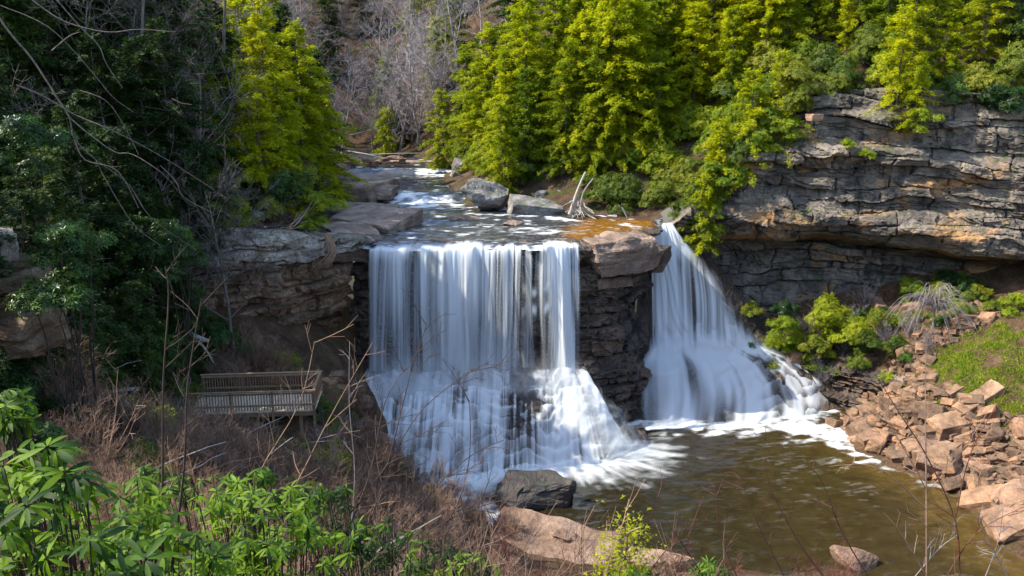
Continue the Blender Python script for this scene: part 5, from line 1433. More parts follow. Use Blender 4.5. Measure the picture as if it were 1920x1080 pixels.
under_list = [(1475, 600, 66.0, 1, 0.9, 'shrub_leaf', 'yellow green shrub in the hollow right of the right fall'), (1545, 560, 66.5, 2, 0.8, 'shrub_leaf', 'tall shrub under the cliff overhang'), (1590, 600, 65.5, 0, 0.9, 'shrub_leaf', 'shrub below the middle of the overhang'), (1525, 650, 65.5, 1, 0.8, 'rhodo_far', 'round green bush above the black ledge'),
    (1620, 640, 64.5, 1, 0.9, 'rhodo_far', 'green bush over the bare soil under the cliff'), (1680, 665, 63.5, 1, 0.8, 'rhodo_far', 'glossy bush below the pale dead branches'), (1410, 545, 68.5, 3, 1.0, 'rhodo_far', 'small plant clinging left under the overhang'), (1610, 676, 63.8, 3, 0.8, 'rhodo_far', 'small bush just above the ledge wall'),
    (1905, 598, 61, 1, 0.8, 'shrub_leaf', 'bright leafy bush at the right edge above the grass'), (1645, 600, 66, 1, 0.8, 'rhodo_far', 'leafy bush left of the pale dead branches'), (1475, 545, 67.5, 3, 1.0, 'rhodo_dark', 'dim plant in the shade of the overhang')]
for (px, py, D, v, s, m, lab) in under_list:
    p = atd(px, py, D)
    zg = gz(p[0], p[1], False)
    tree('bush', BUSH[v], (p[0], p[1], max(zg - 0.3, min(p[2] - 1.0 * s, zg + 2.5))), random.uniform(0, 6.3), s, ('bark', m), lab, 'bush', 'bushes under the cliff', ('stem', 'leaves'))
for k in range(80):
    x, y = random.uniform(18.5, 37), random.uniform(61.5, 68.5)
    if gz(x, y, False) < 2.0 or in_poly((x, y), GR_KEEP): continue
    if k % 5 < 3:
        tree('bush', BUSH[random.choice((1, 3, 3))], (x, y, gz(x, y, False) - 0.1), random.uniform(0, 6.3), random.uniform(0.6, 1.0), ('bark', random.choice(('rhodo_far', 'rhodo_dark', 'shrub_leaf'))),
             'small leafy shrub among dark rocks under the overhang, %s' % ('near the right fall' if x < 24 else 'above the black ledge' if x < 28.5 else 'by the pale dead branches' if x < 33 else 'at the top of the rubble'), 'bush', 'small shrubs under the cliff', ('stem', 'leaves'))
    else:
        put_rock(random.choice(talus_meshes), 'cliff_rock', (x, y, gz(x, y, False) + 0.1), (random.uniform(-.4, .4), random.uniform(-.4, .4), random.uniform(0, 6.3)), M['grey_boulder'], 'dark grey rock on the soil under the cliff overhang', 'rock', 'rocks under the cliff', random.uniform(0.7, 1.9))
p = on(1555, 66.5, False)
tree('young_conifer', HEM[4], p, 0.4, 0.75, ('bark', 'hemlock_yellow'), 'young yellow green conifer under the cliff overhang', 'conifer')
left_bush = [ (520, 360, 59, 0, 1.0, 'rhodo_dark', 'green bush behind the stone on the left ledge'), (560, 340, 64, 0, 0.9, 'rhodo_far', 'leafy bush at the foot of the sunlit conifer'), (470, 380, 58, 0, 0.9, 'rhodo_dark', 'bush left of the stone on the left ledge'),
    (420, 420, 54, 0, 0.9, 'shrub_leaf', 'yellow tinged shrub at the left end of the ledge'), (330, 560, 46, 0, 0.9, 'rhodo_dark', 'dim bush on the slope left of the cliff'), (285, 640, 42, 1, 0.9, 'rhodo_dark', 'mossy green bush above the path')]
for (px, py, D, v, s, m, lab) in [(603, 392, 57.6, 1, 0.95, 'shrub_leaf', 'bright green shrub overhanging the ledge above the twisted root'), (545, 352, 60, 0, 0.9, 'rhodo_far', 'green shrub on the ledge behind the pale dead branch'), (505, 385, 57.0, 3, 1.0, 'rhodo_far', 'small green shrub by the pale stone on the left ledge'), (440, 400, 54.5, 1, 0.9, 'shrub_leaf', 'yellow green shrub near the left end of the ledge'), (580, 420, 56.6, 3, 0.7, 'shrub_leaf', 'tiny green shrub under the bright one on the left ledge')]:
    p = atd(px, py, D)
    tree('bush', BUSH[v], (p[0], p[1], p[2] - 0.9 * s), random.uniform(0, 6.3), s, ('bark', m), lab, 'bush', 'shrubs on the left ledge', ('stem', 'leaves'))
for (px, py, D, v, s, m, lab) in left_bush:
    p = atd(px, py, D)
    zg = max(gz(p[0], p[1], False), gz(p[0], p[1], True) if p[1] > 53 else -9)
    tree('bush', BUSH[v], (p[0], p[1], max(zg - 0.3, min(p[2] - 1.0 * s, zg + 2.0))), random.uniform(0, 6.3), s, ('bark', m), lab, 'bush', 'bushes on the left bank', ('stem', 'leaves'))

for i in range(90):
    px = random.uniform(-120, 430)
    D = random.uniform(24, 56)
    x = (px - 960) / FPX * D / math.cos(TH)
    if in_poly((x, D), BRUSH_KEEP) or (D < 43 and px > 30): continue
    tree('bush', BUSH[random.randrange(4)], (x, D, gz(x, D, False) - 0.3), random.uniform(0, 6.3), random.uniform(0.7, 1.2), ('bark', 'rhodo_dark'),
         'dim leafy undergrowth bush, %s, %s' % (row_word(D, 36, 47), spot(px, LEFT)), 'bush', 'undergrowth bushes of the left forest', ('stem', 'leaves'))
# rubble between the rocks
rb = MB()
for k in range(5200):
    x, y = random.uniform(24, 38), random.uniform(41, 64)
    if not in_poly((x, y), SCREE): continue
    rb_s = random.uniform(0.10, 0.34)
    q = np.array([(-1, -.7, -.4), (1, -.6, -.4), (.8, .8, -.4), (-.9, .6, -.4), (-.6, -.5, .4), (.7, -.3, .35), (.5, .5, .45), (-.5, .4, .3)]) * rb_s * rng.uniform(0.6, 1.3, (8, 3))
    rz = random.uniform(0, 6.3); tl = random.uniform(-.6, .6)
    ca, sa, ct, st_ = math.cos(rz), math.sin(rz), math.cos(tl), math.sin(tl)
    q = q @ np.array([[1, 0, 0], [0, ct, -st_], [0, st_, ct]]).T @ np.array([[ca, -sa, 0], [sa, ca, 0], [0, 0, 1]]).T
    rb.add(q + np.array((x, y, 0.0)), [(3, 2, 1, 0), (4, 5, 6, 7), (0, 1, 5, 4), (1, 2, 6, 5), (2, 3, 7, 6), (3, 0, 4, 7)])
Vr = np.concatenate(rb.v)
cx = Vr.reshape(-1, 8, 3).mean(1)
Vr = Vr.reshape(-1, 8, 3) + np.stack([0 * cx[:, 0], 0 * cx[:, 0], zl(cx[:, 0], cx[:, 1]) + 0.02], -1)[:, None, :]
o = link('rubble', mk_mesh('rubble', Vr.reshape(-1, 3), rb.f), M['talus'])
tag(o, 'loose brown stones between the rocks of the right bank', None, None, 'stuff')

def tall_rhodo(px, py, D, v, s, mat, label):
    p = atd(px, py, D)
    zg = gz(p[0], p[1], False) - 0.1
    h = p[2] - 1.0 * s - zg
    o = empty('rhododendron', (p[0], p[1], zg), label, 'rhododendron', 'tall rhododendrons in the left hollow')
    g = np.random.default_rng(int(px + py))
    m = MB()
    for k in range(5):
        a = g.uniform(0, 6.28)
        e = np.array([math.cos(a) * 0.9 * s, math.sin(a) * 0.9 * s, h + 0.8 * s])
        ss = np.linspace(0, 1, 8)[:, None]
        m.tube(e * ss + g.normal(0, 0.05, (8, 3)), np.linspace(0.04, 0.015, 8), 5)
    m.obj('stem', M['twig_dark'], o)
    c = BUSH[v][1].copy()
    c.materials.clear()
    c.materials.append(M[mat])
    l = link('leaves', c, None, o)
    l.location = (0, 0, h)
    l.scale = (s, s, s)
tall_rhodo(132, 465, 27, 1, 0.75, 'rhodo_dark', 'tall rhododendron with bright drooping leaves in the dark hollow beside the outcrop')
tall_rhodo(95, 540, 26, 3, 1.0, 'rhodo_dark', 'lower rhododendron beside the needle covered outcrop')
tall_rhodo(50, 270, 31, 1, 0.9, 'rhodo_dark', 'dim rhododendron high at the left edge')
tall_rhodo(330, 480, 44, 2, 0.9, 'rhodo_dark', 'dim rhododendron left of the rock overhang')

# dead snag and driftwood
def poly_thing(name, polys, mat, label, cat, D, sides=5):
    m = MB()
    for pl, r0, r1 in polys:
        pts = []
        for q in pl:
            pts.append(atd(q[0], q[1], q[2] if len(q) > 2 else D))
        pts = np.array(pts)
        # resample smoothly
        if len(pts) > 2:
            t = np.linspace(0, len(pts) - 1, (len(pts) - 1) * 4 + 1)
            Pn = pts[:, None, :]
            pts = cubic(Pn, t)[:, 0, :]
        pts = pts + rng.normal(0, 0.0015 * D * 0.05, pts.shape)
        m.tube(pts, np.linspace(r0, r1, len(pts)), sides)
    o = m.obj(name, M[mat], smooth=True)
    return tag(o, label, cat)
g = np.random.default_rng(5)
pl = [([(1068, 402), (1082, 360), (1098, 322)], 0.16, 0.07), ([(1086, 395), (1094, 360), (1112, 335)], 0.13, 0.05), ([(1086, 388), (1100, 402), (1118, 411, 70.8)], 0.10, 0.05)]
for k in range(22):
    x, y = 1074 + g.uniform(-12, 20), 385 + g.uniform(-14, 10)
    a = g.uniform(0.2, 3.0)
    l = g.uniform(15, 42)
    pl.append(([(x, y), (x + l * .5 * math.cos(a), y + l * .35 * math.sin(a) - 4), (x + l * math.cos(a), y + l * math.sin(a) * 0.6, 70.9 + g.uniform(-.7, .7))], 0.055, 0.022))
poly_thing('dead_snag', pl, 'drift', 'grey dead snag with splayed roots at the river edge', 'dead tree', 71.4)
poly_thing('driftwood_log', [([(1166, 388), (1172, 400), (1178, 412)], 0.07, 0.05)], 'drift', 'short pale driftwood stick above the golden shallows', 'driftwood', 71.5)
poly_thing('fallen_log', [([(650, 284), (690, 290), (720, 297)], 0.16, 0.07), ([(690, 290), (740, 288), (790, 287)], 0.07, 0.03)], 'drift', 'fallen pale log across the far river bank', 'log', 108)
poly_thing('driftwood_log', [([(852, 312), (862, 328), (872, 340)], 0.11, 0.06), ([(862, 332), (880, 325)], 0.05, 0.02)], 'drift', 'driftwood stick leaning by the dark boulder at the upper river', 'driftwood', 88)
pl = []
for k in range(11):
    o_ = g.uniform(-9, 9)
    pl.append(([(612 + o_ * 0.6, 440, 55.6), (624 + o_ * 0.8, 468, 54.9), (616 + o_ * 1.2, 488, 54.6), (600 + o_ * 1.8, 503, 54.6)], g.uniform(0.07, 0.13), 0.02))
poly_thing('tree_root', pl, 'root', 'twisted reddish root curling down the left ledge', 'root', 57)
poly_thing('dead_branch', [([(545, 430), (565, 410), (590, 370)], 0.06, 0.03), ([(555, 420), (575, 395)], 0.035, 0.02)], 'drift', 'pale dead branch leaning on the left ledge', 'branch', 57.5)
poly_thing('fallen_log', [([(340, 615), (365, 630), (392, 640)], 0.22, 0.12), ([(362, 630), (385, 655), (400, 680)], 0.10, 0.05)], 'drift', 'pale broken log on the slope left of the cliff foot', 'log', 46)
# pale dead branches hanging under the cliff
pl = []
for k in range(95):
    a = g.uniform(-3.3, 0.9)
    l = g.uniform(40, 110)
    x0, y0 = 1752 + g.uniform(-12, 12), 575 + g.uniform(-12, 12)
    pl.append(([(x0, y0, 61.8), (x0 + l * .5 * math.cos(a), y0 + l * .5 * math.sin(a) * .8 - 6, 61.4 + g.uniform(-.6, .6)), (x0 + l * math.cos(a), y0 + l * math.sin(a) * 0.8 + 48, 61.0 + g.uniform(-1, 1))], 0.02, 0.009))
for k in range(3):
    pl.append(([(1740 + k * 8, 640, 61.9), (1750, 600, 61.9), (1752 + k * 3, 560, 61.8)], 0.07, 0.03))
poly_thing('dead_shrub', pl, 'twig', 'tangle of pale dead branches under the cliff', 'dead shrub', 61.8, 3)

# grey branches arching across the dark left forest
poly_thing('bare_tree', [
    ([(-60, -60, 23), (10, 50, 23), (60, 110, 23), (105, 180, 23), (130, 220, 23), (140, 260, 23), (180, 300, 23.5), (240, 345, 24), (285, 410, 24), (370, 470, 24.5)], 0.030, 0.007),
    ([(30, 160, 22), (80, 180, 22.5), (140, 215, 23), (200, 240, 23), (270, 275, 23.5), (330, 310, 24), (400, 355, 24)], 0.024, 0.007),
    ([(90, -20, 25), (150, 50, 25), (185, 85, 25), (200, 120, 25), (230, 165, 25)], 0.022, 0.007),
    ([(130, 220, 23), (165, 250, 23), (215, 285, 23), (250, 290, 23), (310, 330, 23), (350, 380, 24)], 0.022, 0.008),
    ([(140, 262, 23), (160, 300, 23), (220, 320, 23), (260, 390, 23)], 0.02, 0.008),
    ([(60, 0, 24), (120, 40, 24), (200, 60, 24), (260, 55, 24), (330, 60, 24)], 0.02, 0.008),
    ([(97, 95, 24), (130, 68, 24), (150, 60, 24)], 0.02, 0.01),
    ([(150, 170, 23), (200, 190, 23), (235, 240, 23.5), (260, 290, 23.5)], 0.016, 0.007),
    ([(0, 10, 24), (90, 50, 24), (160, 120, 24), (210, 180, 24), (250, 210, 24)], 0.014, 0.007),
    ([(300, 310, 24), (330, 340, 24), (345, 370, 24), (400, 400, 24)], 0.014, 0.006),
    ([(180, 300, 23), (200, 340, 23), (250, 420, 23), (300, 460, 23)], 0.012, 0.006)],
    'bark', 'lichen grey bare boughs arching across the dark left forest', 'bare tree', 23)
poly_thing('dead_tree', [([(258, 210), (262, 150), (266, 60), (270, -40)], 0.14, 0.08), ([(262, 165), (246, 172)], 0.06, 0.03)], 'bark', 'pale thin dead trunk in the shaded left forest', 'dead tree', 55)
poly_thing('dead_tree', [([(412, 320), (418, 200), (420, 60), (424, -40)], 0.16, 0.08)], 'bark', 'slim straight grey trunk left of the sunlit conifer', 'dead tree', 62)

# ------------------------------------------------------------------ deck
dk = empty('viewing_deck', (-13.5, 42.6, 8.7), 'wooden viewing deck with slatted railings on the brush slope', 'deck', None, R(5.0))
DW, DD = 6.4, 3.0
def dbox(name, mat, x0, x1, y0, y1, z0, z1, par=dk):
    m = MB()
    m.box(x0, x1, y0, y1, z0, z1)
    return m.obj(name, M[mat], par)
plank_me = None
npl = 46
pw = DW / npl
m = MB(); m.box(-pw / 2 + 0.006, pw / 2 - 0.006, -DD / 2, DD / 2, -0.04, 0); plank_me = m.mesh('plank')
for i in range(npl):
    o = link('plank', plank_me, M['deck'], dk)
    o.location = (-DW / 2 + (i + 0.5) * pw, random.uniform(-0.01, 0.01), random.uniform(-0.003, 0.003))
m = MB(); m.box(-0.022, 0.022, -0.022, 0.022, 0.06, 0.98); bal_me = m.mesh('baluster')
for yy in (-DD / 2 + 0.05, DD / 2 - 0.05):
    for i in range(4):
        xx = -DW / 2 + 0.05 + i * (DW - 0.1) / 3
        dbox('post', 'rail', xx - 0.055, xx + 0.055, yy - 0.055, yy + 0.055, -0.9 if yy < 0 else -0.3, 1.06)
    dbox('top_rail', 'rail', -DW / 2 - 0.05, DW / 2 + 0.05, yy - 0.08, yy + 0.08, 1.065, 1.11)
    dbox('lower_rail', 'rail', -DW / 2, DW / 2, yy - 0.100 , yy - 0.058, 0.30, 0.40)
    dbox('upper_rail', 'rail', -DW / 2, DW / 2, yy - 0.100, yy - 0.058, 0.93, 1.03)
    for i in range(44):
        xx = -DW / 2 + 0.12 + i * (DW - 0.24) / 43
        o = link('baluster', bal_me, M['rail'], dk)
        o.location = (xx, yy, 0)
xr = DW / 2 - 0.05
dbox('top_rail', 'rail', xr - 0.08, xr + 0.08, -DD / 2 + 0.15, DD / 2 - 0.15, 1.068, 1.113)
dbox('lower_rail', 'rail', xr + 0.058, xr + 0.10, -DD / 2 + 0.1, DD / 2 - 0.1, 0.30, 0.40)
for i in range(17):
    o = link('baluster', bal_me, M['rail'], dk)
    o.location = (xr, -DD / 2 + 0.2 + i * (DD - 0.4) / 16, 0)
dbox('beam', 'rail', -DW / 2, DW / 2, -DD / 2 + 0.01, -DD / 2 + 0.07, -0.27, -0.045)
dbox('beam', 'rail', -DW / 2, DW / 2, DD / 2 - 0.07, DD / 2 - 0.01, -0.27, -0.045)
for i in range(3):
    xx = -DW / 2 + 1.2 + i * 2.2
    dbox('support_post', 'rail', xx - 0.08, xx + 0.08, -DD / 2 + 0.25, -DD / 2 + 0.41, -2.6, -0.05)
# path
path_pts = [(-17.0, 42.6), (-18.6, 42.2), (-19.3, 40.6), (-19.0, 38.5), (-18.2, 36.0)]
pp = np.array(path_pts)
t = np.linspace(0, len(pp) - 1, 41)
pc = cubic(pp[:, None, :], t)[:, 0, :]
tg = nrm(np.gradient(pc, axis=0))
nr = np.column_stack([-tg[:, 1], tg[:, 0]])
V, zc = [], np.linspace(8.72, 9.1, 41)
off = np.linspace(-1.1, 1.1, 9)
PX = pc[:, 0:1] + nr[:, 0:1] * off
PY = pc[:, 1:2] + nr[:, 1:2] * off
PZ = np.maximum(8.70, zl(PX, PY).max(1, keepdims=True) + 0.06) + 0 * PX
structure(grid('path', PX, PY, PZ, M['concrete']), 'grey concrete path leading to the viewing deck')

# ------------------------------------------------------------------ brush on the left slope
SHR += [twig_shrub(760 + i, 2.4, 9, 0.55, 6, 2, 0.0045, 0.0018).mesh('twigs') for i in range(3)]
SHR += [twig_shrub(780 + i, 3.3, 8, 0.5, 6, 1, 0.015, 0.005, 0.07, 0.02).mesh('twigs') for i in range(3)]
SHV = []
for me in SHR:
    a = np.zeros(len(me.vertices) * 3)
    me.vertices.foreach_get('co', a)
    SHV.append((a.reshape(-1, 3), np.array([p.vertices[:] for p in me.polygons])))
BRUSH = MB()
def shrub_at(x, y, z, rz, s, mat, label, group, me=None, tilt=(0, 0), mass=False):
    if mass:
        from mathutils import Euler
        mt = np.array((Euler((tilt[0], tilt[1], rz)).to_matrix() * s))
        v, f = SHV[SHR.index(me)]
        BRUSH.add(v @ mt.T + np.array((x, y, z)), f)
        return
    key = (me.name, mat)
    if key not in TREE_PARTS:
        c = me.copy()
        c.materials.clear()
        c.materials.append(M[mat])
        TREE_PARTS[key] = c
    o = bpy.data.objects.new('bare_shrub', TREE_PARTS[key])
    COL.objects.link(o)
    o.location = (x, y, z)
    o.rotation_euler = (tilt[0], tilt[1], rz)
    o.scale = (s, s, s)
    return tag(o, label, 'shrub', group)
BR = [(-9.6, 52), (-6.5, 48.6), (-1.2, 43.4), (-1.0, 38), (-0.2, 30), (-0.5, 22), (-2.5, 17), (-7, 16), (-14, 23), (-20, 30), (-23, 40), (-21, 46), (-17, 48), (-13, 51.5)]
deckbox = lambda x, y: -17.6 < x < -9.9 and 40.6 < y < 44.4
cnt = 0
while cnt < 250:
    x, y = random.uniform(-23, 0), random.uniform(16, 52)
    if not in_poly((x, y), BR) or deckbox(x, y): continue
    dp = np.hypot(pc[:, 0] - x, pc[:, 1] - y).min()
    if dp < 1.5 or (-20.5 < x < -14.2 and 33.5 < y < 41.5 and random.random() < 0.8): continue
    s = random.uniform(0.6, 1.15)
    if 36 < y < 41 and -18 < x < -9: s = min(s, 0.7)
    near = y < 26
    cnt += 1
    shrub_at(x, y, gz(x, y, False) - 0.05, random.uniform(0, 6.3), s * (0.7 if near else 1), random.choice(('twig_brown', 'twig_brown', 'twig_brown', 'root')),
             ('tall' if s > 0.95 else 'medium' if s > 0.75 else 'low') + ' leafless brown twig shrub ' + slope_word(x, y), 'leafless shrubs on the left slope', random.choice(SHR[:5]), (random.uniform(-.15, .35), random.uniform(-.1, .35)), mass=(cnt % 2 == 0))
for k in range(46):
    x, y = random.uniform(-22, -2), random.uniform(22, 51)
    if not in_poly((x, y), BR) or deckbox(x, y): continue
    tree('bush', BUSH[3], (x, y, gz(x, y, False) - 0.25), random.uniform(0, 6.3), random.uniform(0.7, 1.25), ('bark', random.choice(('rhodo_dark', 'rhodo_far'))), 'low green plant among brown twigs ' + slope_word(x, y), 'plant', 'green plants on the left slope', ('stem', 'leaves'))
for k in range(26):
    x, y = random.uniform(-21, -4), random.uniform(24, 47)
    if not in_poly((x, y), BR) or deckbox(x, y): continue
    a, l, z0 = random.uniform(-0.5, 0.9), random.uniform(1.6, 3.6), gz(x, y, False) + 0.15
    x2, y2 = x + l * math.cos(a), y + l * math.sin(a)
    m = MB()
    t_ = np.linspace(0, 1, 6)[:, None]
    m.tube(np.array((x, y, z0)) + t_ * np.array((x2 - x, y2 - y, random.uniform(0.2, 1.3))) + rng.normal(0, 0.03, (6, 3)), np.linspace(random.uniform(0.03, 0.07), 0.012, 6), 5)
    tag(m.obj('fallen_branch', M[random.choice(('drift', 'root'))]), 'pale fallen branch lying in the thicket ' + slope_word(x, y), 'branch', 'fallen branches on the left slope')
for k in range(52):
    x, y = random.uniform(-22, -2), random.uniform(20, 50)
    if not in_poly((x, y), BR) or deckbox(x, y): continue
    shrub_at(x, y, gz(x, y, False) - 0.05, random.uniform(0, 6.3), random.uniform(0.7, 1.05), random.choice(('twig', 'root', 'twig_dark', 'twig_brown')), 'tall whippy leafless shrub with long pale stems ' + slope_word(x, y), 'whippy leafless shrubs on the left slope', SHR[8 + k % 3], (random.uniform(-.1, .2), random.uniform(0, .4)))
BANK = np.array([(-10.4, 54.5), (-9.3, 52.2), (-7.9, 50.2), (-6, 48.4), (-4, 46.4), (-2, 44.8), (0.5, 43.2)])
for k in range(46):
    t = random.uniform(0, 5.99)
    i = int(t)
    q = BANK[i] + (BANK[i + 1] - BANK[i]) * (t - i) + np.array((random.uniform(-1.3, 0.1), random.uniform(-1.2, 0.1)))
    shrub_at(q[0], q[1], gz(q[0], q[1], False), random.uniform(0, 6.3), random.uniform(0.5, 0.9), random.choice(('twig_brown', 'twig_red')), 'leafless reddish shrub along the bank of the left cascade', 'leafless shrubs along the left bank', random.choice(SHR[:5]), (random.uniform(-.2, .2), random.uniform(0, .4)))
for k in range(36):
    x, y = random.uniform(-17.5, -10.5), random.uniform(44.6, 52.5)
    if y > 48 + (x + 17) * 0.9: continue
    shrub_at(x, y, gz(x, y, False), random.uniform(0, 6.3), random.uniform(0.5, 0.95), random.choice(('twig_brown', 'twig_red', 'root')), 'leafless rusty shrub between the viewing deck and the left cliff', 'leafless shrubs behind the deck', random.choice(SHR[:5]), (random.uniform(-.2, .2), random.uniform(-.2, .4)))
for k in range(26):
    t = random.uniform(0, 5.99)
    i = int(t)
    q = BANK[i] + (BANK[i + 1] - BANK[i]) * (t - i) + np.array((random.uniform(-0.5, 0.6), random.uniform(-0.5, 0.5)))
    put_rock(random.choice(talus_meshes), 'bank_rock', (q[0], q[1], gz(q[0], q[1], False) + 0.05), (random.uniform(-.4, .4), random.uniform(-.4, .4), random.uniform(0, 6.3)), M['dark_boulder'],
             'dark wet rock at the edge of the left cascade', 'rock', 'dark rocks along the left bank', random.uniform(0.7, 1.5))
for k in range(34):
    t = random.random()
    x = random.uniform(-3, 16); y = random.uniform(22, 37)
    shrub_at(x, y, gz(x, y, False), random.uniform(0, 6.3), random.uniform(0.7, 1.1), random.choice(('twig_brown', 'twig_red')),
             'leafless reddish shrub on the slope in front of the tan rock ledge', 'leafless shrubs before the tan ledge', random.choice(SHR[:5]))
for k in range(26):
    x, y = random.uniform(22, 31), random.uniform(61, 69)
    if gz(x, y, False) < 1.5: continue
    shrub_at(x, y, gz(x, y, False), random.uniform(0, 6.3), random.uniform(0.6, 1.0), 'twig', 'leafless grey shrub on the slope under the right cliff', 'leafless shrubs under the right cliff', random.choice(SHR[:5]))

o = BRUSH.obj('brush', M['twig_brown'])
tag(o, 'mass of tangled brown twigs filling the left slope', None, None, 'stuff')
# ------------------------------------------------------------------ grass on the right bank
GR = [(28.9, 56.4), (30.0, 53.8), (31.3, 51.6), (35, 51.0), (39, 52), (40, 58), (37.5, 60.8), (33.5, 60.6), (30.2, 60.0)]
V = []
gx, gy = rng.uniform(28.5, 41, 75000), rng.uniform(50, 62, 75000)
jx, jy = gx + fbm(gx * 1.2, gy * 1.2, 4, 4, 132) * 1.3 + rng.normal(0, 0.25, len(gx)), gy + fbm(gx * 1.2, gy * 1.2, 8, 4, 133) * 1.3 + rng.normal(0, 0.25, len(gx))
ok = np.array([in_poly((a, b), GR) for a, b in zip(jx, jy)])
ok &= (fbm(gx * 0.6, gy * 0.6, 0, 4, 131) > -0.22)
gx, gy = gx[ok], gy[ok]
gzv = zl(gx, gy) - 0.03
n = len(gx)
a = rng.uniform(0, 6.28, n)
h = rng.uniform(0.06, 0.26, n) * (0.6 + 0.8 * sstep(-0.3, 0.4, fbm(gx * 1.5, gy * 1.5, 0, 3, 134)))
wd = rng.uniform(0.02, 0.045, n)
le = rng.normal(0, 0.10, (n, 2))
p0 = np.stack([gx - np.cos(a) * wd, gy - np.sin(a) * wd, gzv], -1)
p1 = np.stack([gx + np.cos(a) * wd, gy + np.sin(a) * wd, gzv], -1)
p2 = np.stack([gx + le[:, 0], gy + le[:, 1], gzv + h], -1)
m = MB()
m.quads(np.stack([p0, p1, p2], 1))
o = m.obj('grass', M['grass'])
tag(o, 'bright green mossy grass patch on the right bank', None, None, 'stuff')

# ------------------------------------------------------------------ foreground saplings and twigs
def sapling(polys, mat, label, D, seed, nside=10, lside=60, r=0.012):
    g = np.random.default_rng(seed)
    ps = []
    for pl, r0, r1 in polys:          # the part of each stem below the view, down to the ground
        if pl[0][1] >= 1060:
            q = atd(pl[0][0], pl[0][1], D)
            zg = gz(q[0], D, False) - 0.05
            if zg < q[2] - 0.1:
                py = 540 + FPX * math.tan(math.atan2(CZ - zg, D) - TH)
                ps.append(([(pl[0][0], py, D), (pl[0][0], pl[0][1], D)], r0 * 1.2, r0))
    for pl, r0, r1 in polys:
        ps.append((pl, r0, r1))
        pl = np.array([q[:2] for q in pl], float)
        for k in range(nside):
            t = g.uniform(0.2, 1.0) * (len(pl) - 1)
            i = min(int(t), len(pl) - 2)
            b = pl[i] + (pl[i + 1] - pl[i]) * (t - i)
            d = (pl[-1] - pl[0])
            ang = math.atan2(d[1], d[0]) + g.choice((-1, 1)) * g.uniform(0.35, 0.9)
            l = lside * g.uniform(0.4, 1.2)
            e = b + l * np.array([math.cos(ang), math.sin(ang)])
            mid = b + 0.5 * (e - b) + g.normal(0, 3, 2)
            dd = g.uniform(-0.4, 0.4)
            ps.append(([(*b, D), (*mid, D + dd * .5), (*e, D + dd)], r1 * 1.3, r1 * 0.7))
            for j in range(2):
                f = g.uniform(0.3, 0.9)
                b2 = b + (e - b) * f
                a2 = ang + g.choice((-1, 1)) * g.uniform(0.3, 0.8)
                e2 = b2 + l * 0.4 * np.array([math.cos(a2), math.sin(a2)])
                ps.append(([(*b2, D + dd * f), (*e2, D + dd * f)], r1 * 0.8, r1 * 0.5))
    return poly_thing('bare_sapling', ps, mat, label, 'sapling', D, 4)
sapling([([(560, 1100), (640, 985), (720, 880), (790, 770), (888, 690)], 0.012, 0.004), ([(640, 1090), (700, 960), (735, 840), (770, 700), (800, 610)], 0.012, 0.004), ([(610, 1090), (690, 900), (720, 760), (760, 690)], 0.010, 0.004)],
        'twig_dark', 'dark bare sapling reaching up across the left cascade', 10, 1, 9, 85)
sapling([([(700, 1090), (760, 985), (830, 900), (890, 850), (945, 825)], 0.010, 0.004), ([(690, 1090), (800, 1000), (900, 950), (990, 930)], 0.010, 0.004), ([(770, 1090), (850, 960), (880, 860), (880, 750)], 0.010, 0.004)],
        'twig_dark', 'dark bare sapling spreading in front of the mossy boulder', 10, 2, 8, 80)
sapling([([(648, 1090), (665, 900), (655, 760), (656, 640)], 0.008, 0.0035)], 'twig', 'single pale upright twig left of the cascade', 12, 3, 6, 40)
sapling([([(300, 1060), (305, 900), (306, 720), (316, 560), (310, 500)], 0.016, 0.005), ([(322, 1060), (345, 880), (352, 720), (378, 560)], 0.018, 0.005)], 'twig_dark', 'pair of dark upright saplings left of the viewing deck', 9, 4, 8, 70)
sapling([([(470, 1080), (560, 900), (620, 780), (700, 640)], 0.010, 0.004), ([(420, 1080), (480, 900), (560, 760), (590, 640)], 0.010, 0.004)], 'twig_brown', 'thin brown sapling crossing in front of the viewing deck', 11, 5, 9, 70)
sapling([([(1737, 1100), (1737, 920), (1735, 780), (1737, 640)], 0.013, 0.004), ([(1737, 1080), (1690, 1000), (1655, 960)], 0.008, 0.004), ([(1737, 955), (1660, 885), (1600, 868)], 0.008, 0.003), ([(1737, 925), (1800, 850), (1860, 760)], 0.007, 0.003), ([(1735, 915), (1700, 850), (1650, 770)], 0.007, 0.003)],
        'twig_brown', 'bare sapling with forked upright stem before the rubble bank', 9, 6, 3, 50)
sapling([([(1800, 1100), (1792, 980), (1740, 860), (1690, 780), (1640, 700)], 0.011, 0.004), ([(1792, 970), (1820, 850), (1880, 740), (1925, 660)], 0.009, 0.004), ([(1770, 1090), (1830, 1000), (1930, 945)], 0.009, 0.004)],
        'twig_red', 'reddish bare sapling crossing the brown boulders at the right', 9, 7, 5, 55)
sapling([([(1640, 1100), (1580, 1000), (1540, 900), (1508, 868)], 0.009, 0.003), ([(1560, 1100), (1500, 1020), (1440, 900), (1436, 800)], 0.008, 0.003), ([(1480, 1100), (1420, 980), (1385, 890)], 0.008, 0.003), ([(1390, 1100), (1350, 1000), (1340, 900)], 0.008, 0.003)],
        'twig_red', 'thin red stems rising against the brown pool', 9, 8, 5, 45)
sapling([([(1330, 1100), (1280, 1020), (1240, 960), (1230, 920)], 0.008, 0.003), ([(1260, 1100), (1300, 980), (1320, 930)], 0.008, 0.003), ([(1200, 1100), (1250, 1030), (1290, 1010)], 0.007, 0.003)], 'twig_red', 'thin red stems beside the small bottom conifer', 9, 9, 5, 45)
